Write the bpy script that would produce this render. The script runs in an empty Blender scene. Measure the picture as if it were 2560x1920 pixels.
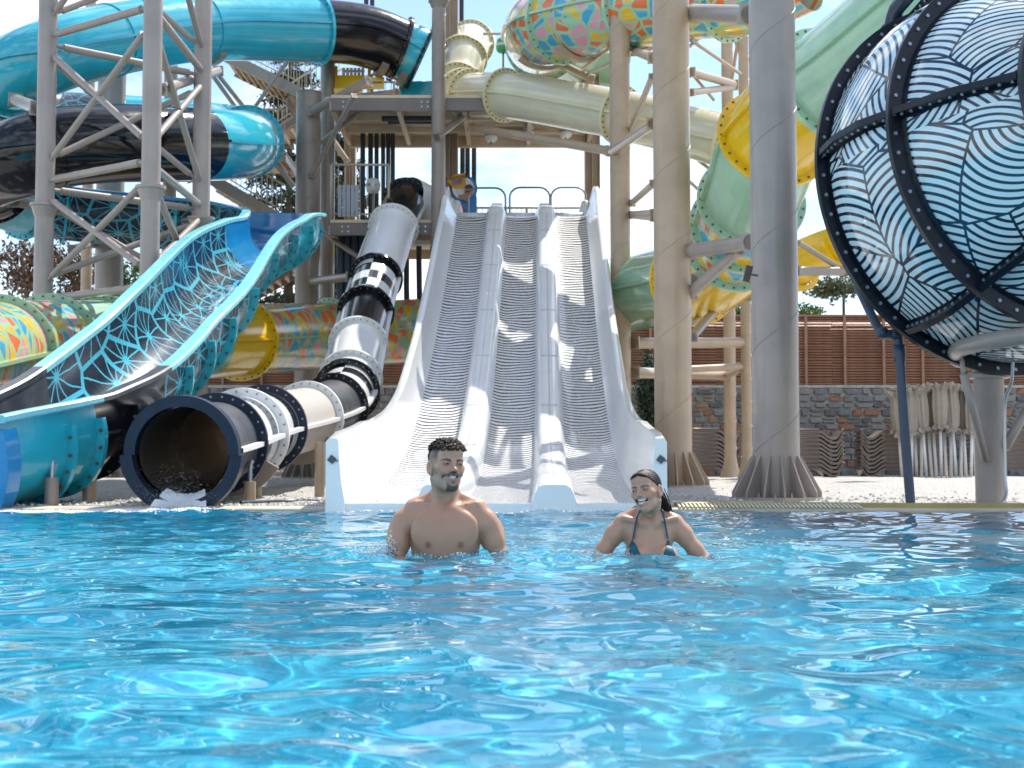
import bpy, bmesh, math, random
import numpy as np
from mathutils import Vector, Matrix
sc = bpy.context.scene
C = sc.collection
R = math.radians
rng = np.random.default_rng(7)
random.seed(7)

# ------------------------------------------------------------------ camera
F_PX, HZ, CAM_H = 3588.0, 1160.0, 0.41          # focal length and horizon row in pixels of the 2560 px photograph
PITCH = math.atan((HZ - 960) / F_PX)
cam = bpy.data.cameras.new('camera')
cam.sensor_width = 36.0
cam.lens = 36.0 * F_PX / 2560
cam.clip_start, cam.clip_end = 0.1, 20000
cam.dof.use_dof = True
cam.dof.focus_distance = 6.7
cam.dof.aperture_fstop = 8.0
co = bpy.data.objects.new('camera', cam)
co.location = (0, 0, CAM_H)
co.rotation_euler = (R(90) + PITCH, 0, 0)
C.objects.link(co)
sc.camera = co

# ------------------------------------------------------------------ sky and sun
SUN_EL, SUN_AZ = R(56), R(36)                   # azimuth from +Y (away from the camera) towards +X
world = bpy.data.worlds.new('World')
sc.world = world
world.use_nodes = True
wn, wl = world.node_tree.nodes, world.node_tree.links
wn.clear()
w_out = wn.new('ShaderNodeOutputWorld')
w_bg = wn.new('ShaderNodeBackground')
w_bg.inputs['Strength'].default_value = 0.115
sky = wn.new('ShaderNodeTexSky')
sky.sky_type = 'NISHITA'
sky.sun_disc = False
sky.sun_elevation = SUN_EL
sky.sun_rotation = SUN_AZ
sky.air_density, sky.dust_density, sky.ozone_density = 1.0, 0.35, 2.2
w_tc = wn.new('ShaderNodeTexCoord')
w_map = wn.new('ShaderNodeMapping')
w_map.inputs['Scale'].default_value = (1.0, 1.0, 2.2)
w_map.inputs['Location'].default_value = (3.1, 1.7, 0.4)
w_ns = wn.new('ShaderNodeTexNoise')
w_ns.inputs['Scale'].default_value = 3.6
w_ns.inputs['Detail'].default_value = 9
w_ns.inputs['Roughness'].default_value = 0.56
w_rmp = wn.new('ShaderNodeValToRGB')
w_rmp.color_ramp.elements[0].position = 0.46
w_rmp.color_ramp.elements[1].position = 0.62
w_mix = wn.new('ShaderNodeMix')
w_mix.data_type = 'RGBA'
w_mix.inputs[7].default_value = (7.4, 7.7, 8.2, 1)  # sunlit cloud
wl.new(w_tc.outputs['Generated'], w_map.inputs[0])
wl.new(w_map.outputs[0], w_ns.inputs['Vector'])
wl.new(w_ns.outputs[0], w_rmp.inputs[0])
wl.new(w_rmp.outputs[0], w_mix.inputs[0])
wl.new(sky.outputs[0], w_mix.inputs[6])
wl.new(w_mix.outputs[2], w_bg.inputs['Color'])
wl.new(w_bg.outputs[0], w_out.inputs['Surface'])

sun = bpy.data.lights.new('sun', 'SUN')
sun.energy = 3.6
sun.angle = R(0.5)
sun.color = (1.0, 0.95, 0.86)
so = bpy.data.objects.new('sun', sun)
sd = Vector((math.sin(SUN_AZ) * math.cos(SUN_EL), math.cos(SUN_AZ) * math.cos(SUN_EL), math.sin(SUN_EL)))
so.rotation_euler = sd.to_track_quat('Z', 'Y').to_euler()
so.location = (10, 20, 30)
C.objects.link(so)
sc.view_settings.view_transform = 'Standard'
sc.view_settings.look = 'None'
sc.view_settings.gamma = 1
sc.view_settings.use_curve_mapping = False
sc.view_settings.exposure = 1.0
try:
    sc.cycles.max_bounces = 8
    sc.cycles.diffuse_bounces = 3
    sc.cycles.glossy_bounces = 4
    sc.cycles.transmission_bounces = 5
    sc.cycles.transparent_max_bounces = 12
    sc.cycles.sample_clamp_indirect = 6
    sc.cycles.use_denoising = True
except Exception:
    pass

# ------------------------------------------------------------------ helpers
def P(px, py, d):
    """point at depth d (metres along +Y) seen at pixel (px, py) of the 2560 px photograph"""
    x, u = (px - 1280) / F_PX, (960 - py) / F_PX
    ct, st = math.cos(PITCH), math.sin(PITCH)
    ry, rz = ct - u * st, st + u * ct
    k = d / ry
    return np.array((x * k, d, CAM_H + rz * k))
Z22 = 2560 / 2212
def Q(x, y, d):
    return P(x * Z22, y * Z22, d)

_W = {}
def link(o, parent=None):
    C.objects.link(o)
    if parent is not None:
        o.parent = parent
    return o
def props(o, label=None, cat=None, group=None, kind=None):
    if label: o['label'] = label
    if cat: o['category'] = cat
    if group: o['group'] = group
    if kind: o['kind'] = kind
    return o
def thing(name, label, cat, loc=(0, 0, 0), group=None):
    o = bpy.data.objects.new(name, None)
    o.empty_display_size = 0.2
    o.location = tuple(float(v) for v in loc)
    link(o)
    _W[o.name] = np.array(o.location)
    return props(o, label, cat, group)
def woff(o):
    return _W.get(o.name, np.zeros(3))
def mesh_of(name, v, f, m=None, smooth=True, uv=None, auto=None):
    me = bpy.data.meshes.new(name)
    v = np.asarray(v, dtype=float)
    me.from_pydata([tuple(p) for p in v], [], [tuple(int(i) for i in q) for q in f])
    if smooth:
        me.polygons.foreach_set('use_smooth', [True] * len(me.polygons))
    if uv is not None:
        lay = me.uv_layers.new(name='UVMap')
        idx = np.empty(len(me.loops), dtype=np.int32)
        me.loops.foreach_get('vertex_index', idx)
        lay.data.foreach_set('uv', np.asarray(uv, dtype=np.float32)[idx].ravel())
    if m is not None:
        me.materials.append(m)
    me.update()
    if auto is not None:
        me.set_sharp_from_angle(angle=R(auto))
    return me
def mk(name, v, f, m, parent=None, smooth=True, uv=None, auto=None, label=None, cat=None, group=None, kind=None, origin=None):
    v = np.asarray(v, dtype=float)
    if parent is not None:
        off = woff(parent)
    elif origin is not None:
        off = np.asarray(origin, dtype=float)
    else:
        off = np.array((v[:, 0].mean(), v[:, 1].mean(), v[:, 2].min()))
    o = bpy.data.objects.new(name, mesh_of(name, v - off, f, m, smooth, uv, auto))
    link(o, parent)
    if parent is None:
        o.location = tuple(off)
    _W[o.name] = off
    return props(o, label, cat, group, kind)

class MB:
    """collects shapes into one mesh"""
    def __init__(s): s.v, s.f, s.n = [], [], 0
    def add(s, v, f):
        v = np.asarray(v, dtype=float)
        s.v.append(v)
        s.f += [tuple(i + s.n for i in q) for q in f]
        s.n += len(v)
        return s
    def box(s, c, size, rot=None):
        x, y, z = (np.asarray(size, dtype=float) / 2)
        v = np.array([(-x,-y,-z),(x,-y,-z),(x,y,-z),(-x,y,-z),(-x,-y,z),(x,-y,z),(x,y,z),(-x,y,z)])
        if rot is not None:
            v = v @ np.array(rot).T
        return s.add(v + np.asarray(c), [(0,3,2,1),(4,5,6,7),(0,1,5,4),(1,2,6,5),(2,3,7,6),(3,0,4,7)])
    def bar(s, a, b, w, h=None, up=(0, 0, 1)):
        """box bar from a to b, w wide, h tall"""
        a, b = np.asarray(a, float), np.asarray(b, float)
        h = h or w
        t = b - a; L = np.linalg.norm(t); t = t / L
        sd_ = np.cross(t, up)
        if np.linalg.norm(sd_) < 1e-3: sd_ = np.array((1.0, 0, 0))
        sd_ = sd_ / np.linalg.norm(sd_)
        u = np.cross(sd_, t)
        return s.box((a + b) / 2, (L, w, h), np.stack([t, sd_, u], 1))
    def rod(s, a, b, r, r2=None, n=10, cap=True):
        a, b = np.asarray(a, float), np.asarray(b, float)
        r2 = r if r2 is None else r2
        t = b - a; t = t / np.linalg.norm(t)
        e = np.cross(t, (0, 0, 1.0))
        if np.linalg.norm(e) < 1e-3: e = np.array((1.0, 0, 0))
        e = e / np.linalg.norm(e); g = np.cross(t, e)
        an = np.linspace(0, 2 * math.pi, n, endpoint=False)
        ring = np.cos(an)[:, None] * e + np.sin(an)[:, None] * g
        v = np.concatenate([a + ring * r, b + ring * r2])
        f = [(i, i + n, (i + 1) % n + n, (i + 1) % n) for i in range(n)]
        if cap: f += [tuple(range(n)), tuple(range(2 * n - 1, n - 1, -1))]
        return s.add(v, f)
    def lathe(s, c, prof, n=24, axis=None):
        """prof: list of (r, z) about a vertical axis at c (or the given axis)"""
        prof = np.asarray(prof, float)
        an = np.linspace(0, 2 * math.pi, n, endpoint=False)
        if axis is None:
            e, g, t = np.array((1., 0, 0)), np.array((0, 1., 0)), np.array((0, 0, 1.))
        else:
            t = np.asarray(axis, float); t = t / np.linalg.norm(t)
            e = np.cross(t, (0, 0, 1.0))
            if np.linalg.norm(e) < 1e-3: e = np.array((1.0, 0, 0))
            e /= np.linalg.norm(e); g = np.cross(t, e)
        v = [np.asarray(c) + r * (math.cos(a) * e + math.sin(a) * g) + z * t for r, z in prof for a in an]
        f = [(k * n + i, k * n + (i + 1) % n, (k + 1) * n + (i + 1) % n, (k + 1) * n + i) for k in range(len(prof) - 1) for i in range(n)]
        return s.add(v, f)
    def sphere(s, c, r, n=10, m=7):
        r = np.ones(3) * r
        v, f = [], []
        for k in range(m + 1):
            th = math.pi * k / m
            for i in range(n):
                a = 2 * math.pi * i / n
                v.append(np.asarray(c) + r * np.array((math.sin(th) * math.cos(a), math.sin(th) * math.sin(a), math.cos(th))))
        for k in range(m):
            for i in range(n):
                f.append((k * n + i, (k + 1) * n + i, (k + 1) * n + (i + 1) % n, k * n + (i + 1) % n))
        return s.add(v, f)
    def path(s, pts, r, n=8):
        v, f, _ = sweep(Path(pts, raw=True), circle(r, n), True)
        return s.add(v, f)
    def make(s, name, m, parent=None, smooth=False, auto=None, **kw):
        return mk(name, np.concatenate(s.v), s.f, m, parent, smooth, None, auto, **kw)

def circle(r, n):
    a = np.linspace(0, 2 * math.pi, n, endpoint=False)
    return np.stack([np.cos(a) * r, np.sin(a) * r], 1)

class Path:
    """a smooth path through control points; fractional control index -> frame"""
    def __init__(s, ctrl, step=0.12, raw=False):
        c = np.asarray(ctrl, float)
        if raw:
            p = c; tt = np.arange(len(c), dtype=float)
        else:
            e = np.concatenate([[2 * c[0] - c[1]], c, [2 * c[-1] - c[-2]]])
            p, tt = [], []
            for i in range(len(c) - 1):
                p0, p1, p2, p3 = e[i], e[i + 1], e[i + 2], e[i + 3]
                n = max(3, int(np.linalg.norm(p2 - p1) / step))
                t = np.linspace(0, 1, n, endpoint=False)[:, None]
                p.append(0.5 * (2 * p1 + (p2 - p0) * t + (2 * p0 - 5 * p1 + 4 * p2 - p3) * t ** 2 + (3 * p1 - p0 - 3 * p2 + p3) * t ** 3))
                tt.append(i + t[:, 0])
            p = np.concatenate(p + [c[-1:]]); tt = np.concatenate(tt + [[len(c) - 1.0]])
        s.p, s.t = p, tt
        s.len = np.concatenate([[0], np.cumsum(np.linalg.norm(np.diff(p, axis=0), axis=1))])
        T = np.gradient(p, axis=0)
        s.T = T / np.linalg.norm(T, axis=1)[:, None]
        S = []
        prev = None
        for k in range(len(p)):
            a = np.cross(s.T[k], (0, 0, 1.0))
            if np.linalg.norm(a) < 0.2 or (prev is not None and np.linalg.norm(a) < 0.45):
                a = prev if prev is not None else np.array((1., 0, 0))
                a = a - s.T[k] * (a @ s.T[k])
            a = a / np.linalg.norm(a)
            if prev is not None and a @ prev < 0: a = -a
            S.append(a); prev = a
        s.S = np.array(S)
        s.U = np.cross(s.S, s.T)
    def cut(s, t0, t1):
        """sub-path between control indices"""
        q = object.__new__(Path)
        m = (s.t > t0 + 1e-4) & (s.t < t1 - 1e-4)
        ts = np.concatenate([[t0], s.t[m], [t1]])
        for k in ('p', 'T', 'S', 'U'):
            arr = getattr(s, k)
            setattr(q, k, np.stack([np.interp(ts, s.t, arr[:, j]) for j in range(3)], 1))
        for k in ('T', 'S', 'U'):
            arr = getattr(q, k); setattr(q, k, arr / np.linalg.norm(arr, axis=1)[:, None])
        q.t = ts
        q.len = np.interp(ts, s.t, s.len)
        return q
    def at(s, t):
        g = lambda arr: np.array([np.interp(t, s.t, arr[:, j]) for j in range(3)])
        T, S = g(s.T), g(s.S)
        T /= np.linalg.norm(T); S -= T * (S @ T); S /= np.linalg.norm(S)
        return g(s.p), T, S, np.cross(S, T)

def sweep(path, prof, closed, caps=False):
    """prof: (M,2) or (N,M,2) in (side, up)"""
    N = len(path.p)
    prof = np.asarray(prof, float)
    if prof.ndim == 2: prof = np.broadcast_to(prof, (N,) + prof.shape)
    M = prof.shape[1]
    wrap = 1 if closed else 0
    if closed: prof = np.concatenate([prof, prof[:, :1]], 1); M += 1     # doubled seam column so the pattern coordinates do not jump
    v = path.p[:, None, :] + prof[:, :, :1] * path.S[:, None, :] + prof[:, :, 1:] * path.U[:, None, :]
    arc = np.concatenate([np.zeros((N, 1)), np.cumsum(np.linalg.norm(np.diff(prof, axis=1), axis=2), 1)], 1)
    uv = np.stack([arc, np.broadcast_to(path.len[:, None], (N, M))], 2).reshape(-1, 2)
    f = []
    for k in range(N - 1):
        for i in range(M - 1):
            a = k * M + i
            f.append((a, a + 1, a + M + 1, a + M))
    if caps and closed:
        f.append(tuple(range(M - 1))); f.append(tuple(reversed([(N - 1) * M + i for i in range(M - 1)])))
    return v.reshape(-1, 3), f, uv

def ring(path, t, r0, r1, th, a0=0, a1=360, n=40):
    """a flange: annulus (or arc) of rectangular section around the path at t"""
    p, T, S, U = path.at(t)
    full = (a1 - a0) >= 360
    an = np.radians(np.linspace(a0, a1, n, endpoint=not full))
    v = []
    for a in an:
        d = math.cos(a) * S + math.sin(a) * U
        for r, h in ((r0, -th / 2), (r1, -th / 2), (r1, th / 2), (r0, th / 2)):
            v.append(p + d * r + T * h)
    m = len(an)
    f = []
    for i in range(m if full else m - 1):
        j = (i + 1) % m
        for k in range(4):
            f.append((i * 4 + k, i * 4 + (k + 1) % 4, j * 4 + (k + 1) % 4, j * 4 + k))
    if not full: f += [(0, 3, 2, 1), ((m - 1) * 4, (m - 1) * 4 + 1, (m - 1) * 4 + 2, (m - 1) * 4 + 3)]
    return np.array(v), f
def ring_bolts(mb, path, t, r, th, n=24, a0=0, a1=360, br=0.014):
    p, T, S, U = path.at(t)
    for a in np.radians(np.linspace(a0, a1, n, endpoint=(a1 - a0) < 360)):
        c = p + (math.cos(a) * S + math.sin(a) * U) * r
        mb.rod(c - T * (th / 2 + .016), c + T * (th / 2 + .016), br, n=6)

# ------------------------------------------------------------------ materials
def nodes_of(name):
    m = bpy.data.materials.new(name)
    m.use_nodes = True
    nt = m.node_tree
    return m, nt, nt.nodes, nt.links, nt.nodes['Principled BSDF']
class NB:
    """small node-building helper"""
    def __init__(s, nt): s.nt, s.n, s.l = nt, nt.nodes, nt.links
    def put(s, x, sock):
        if hasattr(x, 'is_output'): s.l.new(x, sock)
        elif isinstance(x, (tuple, list)) and len(x) == 3 and sock.type == 'RGBA': sock.default_value = (*x, 1)
        else: sock.default_value = x
    def math(s, op, a, b=None, c=None, clamp=False):
        n = s.n.new('ShaderNodeMath'); n.operation = op; n.use_clamp = clamp
        for k, x in enumerate((a, b, c)):
            if x is not None: s.put(x, n.inputs[k])
        return n.outputs[0]
    def vmath(s, op, a, b=None, scale=None):
        n = s.n.new('ShaderNodeVectorMath'); n.operation = op
        s.put(a, n.inputs[0])
        if b is not None: s.put(b, n.inputs[1])
        if scale is not None: s.put(scale, n.inputs['Scale'])
        return n.outputs['Value'] if op in ('LENGTH', 'DISTANCE', 'DOT_PRODUCT') else n.outputs[0]
    def mix(s, f, a, b):
        n = s.n.new('ShaderNodeMix'); n.data_type = 'RGBA'
        s.put(f, n.inputs[0]); s.put(a, n.inputs[6]); s.put(b, n.inputs[7])
        return n.outputs[2]
    def noise(s, vec, scale, detail=3, rough=.5, out=0, dim='3D'):
        n = s.n.new('ShaderNodeTexNoise'); n.noise_dimensions = dim
        if vec is not None: s.l.new(vec, n.inputs['Vector'])
        n.inputs['Scale'].default_value = scale; n.inputs['Detail'].default_value = detail; n.inputs['Roughness'].default_value = rough
        return n.outputs[out]
    def voro(s, vec, scale, feature='F1', rand=1.0, dim='2D'):
        n = s.n.new('ShaderNodeTexVoronoi'); n.voronoi_dimensions = dim; n.feature = feature
        s.l.new(vec, n.inputs['Vector'])
        n.inputs['Scale'].default_value = scale; n.inputs['Randomness'].default_value = rand
        return n
    def coord(s, out='Object'):
        return s.n.new('ShaderNodeTexCoord').outputs[out]
    def sep(s, v):
        n = s.n.new('ShaderNodeSeparateXYZ'); s.l.new(v, n.inputs[0]); return n.outputs
    def comb(s, x, y, z=0.0):
        n = s.n.new('ShaderNodeCombineXYZ')
        for k, a in enumerate((x, y, z)): s.put(a, n.inputs[k])
        return n.outputs[0]
    def step(s, x, lo, hi):
        n = s.n.new('ShaderNodeMapRange'); n.interpolation_type = 'SMOOTHSTEP'
        s.put(x, n.inputs[0]); n.inputs[1].default_value = lo; n.inputs[2].default_value = hi
        return n.outputs[0]
    def ramp(s, x, stops, const=False):
        n = s.n.new('ShaderNodeValToRGB'); cr = n.color_ramp
        if const: cr.interpolation = 'CONSTANT'
        while len(cr.elements) < len(stops): cr.elements.new(0.5)
        for e, (p, c) in zip(cr.elements, stops):
            e.position = p; e.color = (*c, 1)
        s.l.new(x, n.inputs[0]); return n.outputs[0]
    def bump(s, h, strength, dist=.01):
        n = s.n.new('ShaderNodeBump'); s.put(h, n.inputs['Height'])
        n.inputs['Strength'].default_value = strength; n.inputs['Distance'].default_value = dist
        return n.outputs[0]
def surf(name, col, rough=.4, spec=.5, coat=0., metal=0., var=.10, vs=1.6, bump=0., bs=60., sub=0., dirt=0., world=True):
    """painted, moulded or metal surface with slight unevenness of colour and gloss"""
    m, nt, n, l, b = nodes_of(name)
    h = NB(nt)
    co_ = h.coord('Object')
    nz = h.noise(co_, vs, 5, .6)
    k = h.step(nz, .3, .7)
    dark = tuple(c * (1 - var) for c in col); lite = tuple(min(1, c * (1 + var)) for c in col)
    colr = h.mix(k, dark, lite)
    if dirt:
        st = h.noise(h.vmath('MULTIPLY', co_, (9.0, 9.0, .8)), 1.0, 5, .65)
        colr = h.mix(h.math('MULTIPLY', h.step(st, .55, .78), dirt), colr, tuple(c * .55 for c in col))
    l.new(colr, b.inputs['Base Color'])
    l.new(h.math('MULTIPLY_ADD', h.noise(co_, vs * 4, 4), .16, rough - .08), b.inputs['Roughness'])
    b.inputs['Specular IOR Level'].default_value = spec
    b.inputs['Coat Weight'].default_value = coat
    b.inputs['Coat Roughness'].default_value = .06
    b.inputs['Metallic'].default_value = metal
    if sub:
        b.inputs['Subsurface Weight'].default_value = sub; b.inputs['Subsurface Scale'].default_value = .02
    if bump: l.new(h.bump(h.noise(co_, bs, 4), bump, .01), b.inputs['Normal'])
    elif coat or rough < .35: l.new(h.bump(h.noise(co_, 7., 2), .05, .02), b.inputs['Normal'])
    return m
# ------------------------------------------------------------------ palette
M = {}
M['beige'] = surf('beige_paint', (.43, .315, .215), .38, .5, .15, dirt=.4)
M['taupe'] = surf('taupe_paint', (.25, .205, .17), .36, .5, .2, dirt=.4)
M['greypaint'] = surf('warm_grey_paint', (.325, .275, .245), .36, .5, .2, dirt=.4)
M['steel'] = surf('dark_beam_paint', (.15, .125, .11), .45, dirt=.2)
M['deck'] = surf('tan_deck_paint', (.56, .44, .30), .5, dirt=.15)
M['galv'] = surf('galvanised_steel', (.42, .43, .45), .35, metal=.7)
M['chrome'] = surf('brushed_steel', (.55, .55, .55), .22, metal=1.)
M['cyan'] = surf('cyan_gelcoat', (.025, .40, .52), .16, .5, .5, var=.08)
M['cyan_light'] = surf('pale_cyan_gelcoat', (.20, .58, .68), .28, .5, .2, var=.08, dirt=.2)
M['blue'] = surf('blue_gelcoat', (.012, .22, .47), .16, .5, .5)
M['black'] = surf('black_gelcoat', (.007, .008, .012), .13, .4, .15)
M['black_worn'] = surf('worn_black_gelcoat', (.055, .058, .07), .36, .5, .1, var=.35, vs=4, dirt=.5)
M['navy'] = surf('navy_gelcoat', (.006, .015, .036), .38, .3, .05, var=.2, vs=5)
M['white'] = surf('white_gelcoat', (.80, .80, .79), .2, .5, .4, var=.03)
M['white_mat'] = surf('white_dull_gelcoat', (.80, .80, .78), .4, .5, .1, var=.03, dirt=.06)
M['cream'] = surf('cream_gelcoat', (.62, .57, .40), .18, .5, .4, var=.05)
M['cream_fl'] = surf('cream_flange', (.66, .58, .35), .35, .5, .1, var=.08)
M['green'] = surf('green_gelcoat', (.24, .42, .26), .2, .5, .4)
M['mint'] = surf('mint_gelcoat', (.36, .57, .40), .18, .5, .4)
M['yellow'] = surf('yellow_gelcoat', (.80, .50, .008), .2, .5, .4, var=.05)
M['bolt'] = surf('bolt_steel', (.30, .29, .27), .4, metal=.6)
M['darkbolt'] = surf('dark_bolt', (.10, .085, .06), .5)
M['pipe'] = surf('black_pipe', (.022, .024, .03), .42)
M['bluepipe'] = surf('dark_blue_pipe', (.03, .05, .085), .38)
M['greyslat'] = surf('grey_slat', (.27, .30, .34), .5)
M['lounger'] = surf('brown_plastic', (.165, .125, .105), .32, .5, .1, var=.1)
M['canvas'] = surf('beige_canvas', (.34, .305, .265), .85, .2, var=.12, bump=.3)
M['whitepole'] = surf('white_pole_paint', (.74, .74, .74), .35)
M['rail'] = surf('rail_paint', (.40, .34, .26), .42)
M['railsteel'] = surf('hoop_steel', (.30, .30, .31), .3, metal=.5)
M['lampglobe'] = surf('opal_plastic', (.72, .71, .68), .35, var=.03)
M['greenlamp'] = surf('green_plastic', (.03, .30, .13), .35)
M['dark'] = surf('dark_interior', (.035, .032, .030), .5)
M['hub'] = surf('sticker_grey', (.07, .085, .10), .5)

def mosaic(name, base):
    m, nt, n, l, b = nodes_of(name)
    h = NB(nt)
    uv = h.coord('UV')
    wob = h.vmath('ADD', uv, h.vmath('SCALE', h.noise(uv, 1.6, 1, out=1), scale=.10))
    v1 = h.voro(wob, 3.1, 'F1', .9)
    ve = h.voro(wob, 3.1, 'DISTANCE_TO_EDGE', .9)
    rnd = h.sep(v1.outputs['Color'])
    col = h.ramp(rnd[0], [(0, (.80, .47, .01)), (.27, (.07, .36, .55)), (.50, (.78, .16, .04)), (.70, (.74, .33, .40)), (.88, base)], True)
    # each cell is cut once more by a slanted line so triangles and quads result
    d = h.vmath('SUBTRACT', wob, h.vmath('SCALE', v1.outputs['Position'], scale=1.0))
    dx, dy, _ = h.sep(d)
    ang = h.math('MULTIPLY', rnd[1], 6.28)
    line = h.math('ADD', h.math('MULTIPLY', dx, h.math('COSINE', ang)), h.math('MULTIPLY', dy, h.math('SINE', ang)))
    line = h.math('ADD', line, h.math('MULTIPLY_ADD', rnd[2], .05, -.025))
    other = h.ramp(rnd[2], [(0, (.80, .47, .01)), (.25, (.76, .30, .38)), (.45, (.07, .36, .55)), (.72, (.78, .16, .04))], True)
    col = h.mix(h.step(line, -.002, .002), col, other)
    keep = h.math('MULTIPLY', h.step(ve.outputs[0], .092, .100), h.step(h.math('ABSOLUTE', line), .022, .026))
    l.new(h.mix(keep, base, col), b.inputs['Base Color'])
    b.inputs['Roughness'].default_value = .18
    b.inputs['Coat Weight'].default_value = .4
    l.new(h.bump(h.noise(h.coord('Object'), 6., 2), .05, .02), b.inputs['Normal'])
    return m
M['mosaic'] = mosaic('mosaic_print', (.36, .56, .34))
M['mosaic_d'] = mosaic('mosaic_print_green', (.30, .47, .28))

def webbed(name, line_col, hole_col, sc_=1.5, rough=.2):
    """star webs: pale veins that radiate from scattered centres, dark lens-shaped holes between"""
    m, nt, n, l, b = nodes_of(name)
    h = NB(nt)
    uv = h.vmath('MULTIPLY', h.coord('UV'), (1.0, .72, 1.0))
    v1 = h.voro(uv, sc_, 'F1', .75)
    ve = h.voro(uv, sc_, 'DISTANCE_TO_EDGE', .75)
    d = h.vmath('SUBTRACT', uv, v1.outputs['Position'])
    dx, dy, _ = h.sep(d)
    rad = h.vmath('LENGTH', d)
    rnd = h.sep(v1.outputs['Color'])
    ang = h.math('ARCTAN2', dy, dx)
    wig = h.math('MULTIPLY_ADD', h.noise(uv, 3., 2), 1.2, h.math('MULTIPLY', rnd[0], 6.0))
    spoke = h.math('ABSOLUTE', h.math('SINE', h.math('MULTIPLY_ADD', ang, 5.5, wig)))
    w = h.math('MULTIPLY', spoke, rad)                        # about constant line width, swelling into a knot at the centre
    e = h.math('MULTIPLY', ve.outputs[0], 1.35)
    both = h.math('SMOOTH_MIN', w, h.math('MULTIPLY', e, .9), .035)
    k = h.step(both, .046, .056)
    l.new(h.mix(k, line_col, hole_col), b.inputs['Base Color'])
    l.new(h.math('MULTIPLY_ADD', h.noise(h.coord('Object'), 9., 4), .3, rough - .1), b.inputs['Roughness'])
    b.inputs['Coat Weight'].default_value = .4
    b.inputs['Coat Roughness'].default_value = .12
    return m
M['web'] = webbed('web_print', (.07, .42, .56), (.014, .017, .026))
M['web_out'] = webbed('web_print_outer', (.05, .33, .44), (.016, .018, .026), 1.9)

def checker_print(name):
    m, nt, n, l, b = nodes_of(name)
    h = NB(nt)
    u, v, _ = h.sep(h.coord('UV'))
    row = h.math('FLOOR', h.math('DIVIDE', v, .30))
    a = h.math('FLOOR', h.math('DIVIDE', u, .66))
    k = h.math('MODULO', h.math('ADD', row, a), 2.0)
    l.new(h.mix(h.math('ABSOLUTE', k), (.74, .74, .74), (.012, .013, .016)), b.inputs['Base Color'])
    b.inputs['Roughness'].default_value = .14; b.inputs['Coat Weight'].default_value = .4
    return m
M['check'] = checker_print('checker_print')

# ------------------------------------------------------------------ pool, water, ground
def ss(a, b, x):
    t = np.clip((x - a) / (b - a), 0, 1)
    return t * t * (3 - 2 * t)
def edge_y(x):
    return 12.68 - .34 * ss(2.3, 3.7, np.asarray(x, float))
FLOOR_Z = -1.25

def pool_mat(name, col, tile):
    m, nt, n, l, b = nodes_of(name)
    h = NB(nt)
    c = h.coord('Object')
    br = n.new('ShaderNodeTexBrick')
    br.offset = 0
    l.new(c, br.inputs['Vector'])
    br.inputs['Scale'].default_value = 1.0 / tile
    br.inputs['Mortar Size'].default_value = .02
    br.inputs['Brick Width'].default_value = 1; br.inputs['Row Height'].default_value = 1
    br.inputs['Color1'].default_value = (*col, 1)
    br.inputs['Color2'].default_value = (*[q * .93 for q in col], 1)
    br.inputs['Mortar'].default_value = (*[min(1, q * 1.15) for q in col], 1)
    l.new(h.mix(h.step(h.noise(c, .35, 2), .3, .7), br.outputs['Color'], tuple(q * .86 for q in col)), b.inputs['Base Color'])
    b.inputs['Roughness'].default_value = .5
    return m
M['poolpaint'] = pool_mat('pool_tiles', (.068, .545, .725), .25)
M['ledge'] = surf('ledge_concrete', (.26, .24, .22), .6, var=.2, vs=2, bump=.2)

def grid(xs, ys, zf):
    X, Y = np.meshgrid(xs, ys, indexing='xy')
    Zv = zf(X, Y)
    nx, ny = len(xs), len(ys)
    v = np.stack([X, Y, Zv], 2).reshape(-1, 3)
    i = np.arange((ny - 1) * nx).reshape(ny - 1, nx)[:, :-1].ravel()
    f = np.stack([i, i + 1, i + nx + 1, i + nx], 1)
    return v, f
def fast_grid(name, v, f, m, kind, smooth=True):
    me = bpy.data.meshes.new(name)
    me.vertices.add(len(v)); me.vertices.foreach_set('co', np.asarray(v, np.float32).ravel())
    me.loops.add(f.size); me.loops.foreach_set('vertex_index', f.astype(np.int32).ravel())
    me.polygons.add(len(f)); me.polygons.foreach_set('loop_start', np.arange(0, f.size, f.shape[1], dtype=np.int32))
    me.polygons.foreach_set('use_smooth', np.ones(len(f), bool) if smooth else np.zeros(len(f), bool))
    me.materials.append(m)
    me.update(calc_edges=True); me.validate()
    o = bpy.data.objects.new(name, me)
    link(o)
    return props(o, kind=kind)

LEDGE_X = 2.5
b = MB()
b.add([(-14, -4, FLOOR_Z), (LEDGE_X, -4, FLOOR_Z), (LEDGE_X, 13.2, FLOOR_Z), (-14, 13.2, FLOOR_Z)], [(0, 1, 2, 3)])
floor = b.make('pool_floor', M['poolpaint'], kind='structure', origin=(0, 0, FLOOR_Z))
b = MB()
xs = np.concatenate([np.linspace(-14, 2.2, 10), np.linspace(2.4, 3.8, 10), [8, 14]])
v = []
for x in xs: v += [(x, float(edge_y(x)), FLOOR_Z - .05), (x, float(edge_y(x)), .0)]
b.add(v, [(2*i, 2*i+1, 2*i+3, 2*i+2) for i in range(len(xs) - 1)])
b.add([(-14, -4, FLOOR_Z), (-14, 13, FLOOR_Z), (-14, 13, .02), (-14, -4, .02)], [(0, 1, 2, 3)])
b.add([(-14, -4, FLOOR_Z), (14, -4, FLOOR_Z), (14, -4, .02), (-14, -4, .02)], [(0, 1, 2, 3)])
pwall = b.make('pool_wall', M['poolpaint'], kind='structure', origin=(0, 0, 0))
b = MB()
b.box((LEDGE_X + 5.75, 7.5, FLOOR_Z / 2 - .09), (11.5, 14, -FLOOR_Z - .14 + .1))
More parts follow.
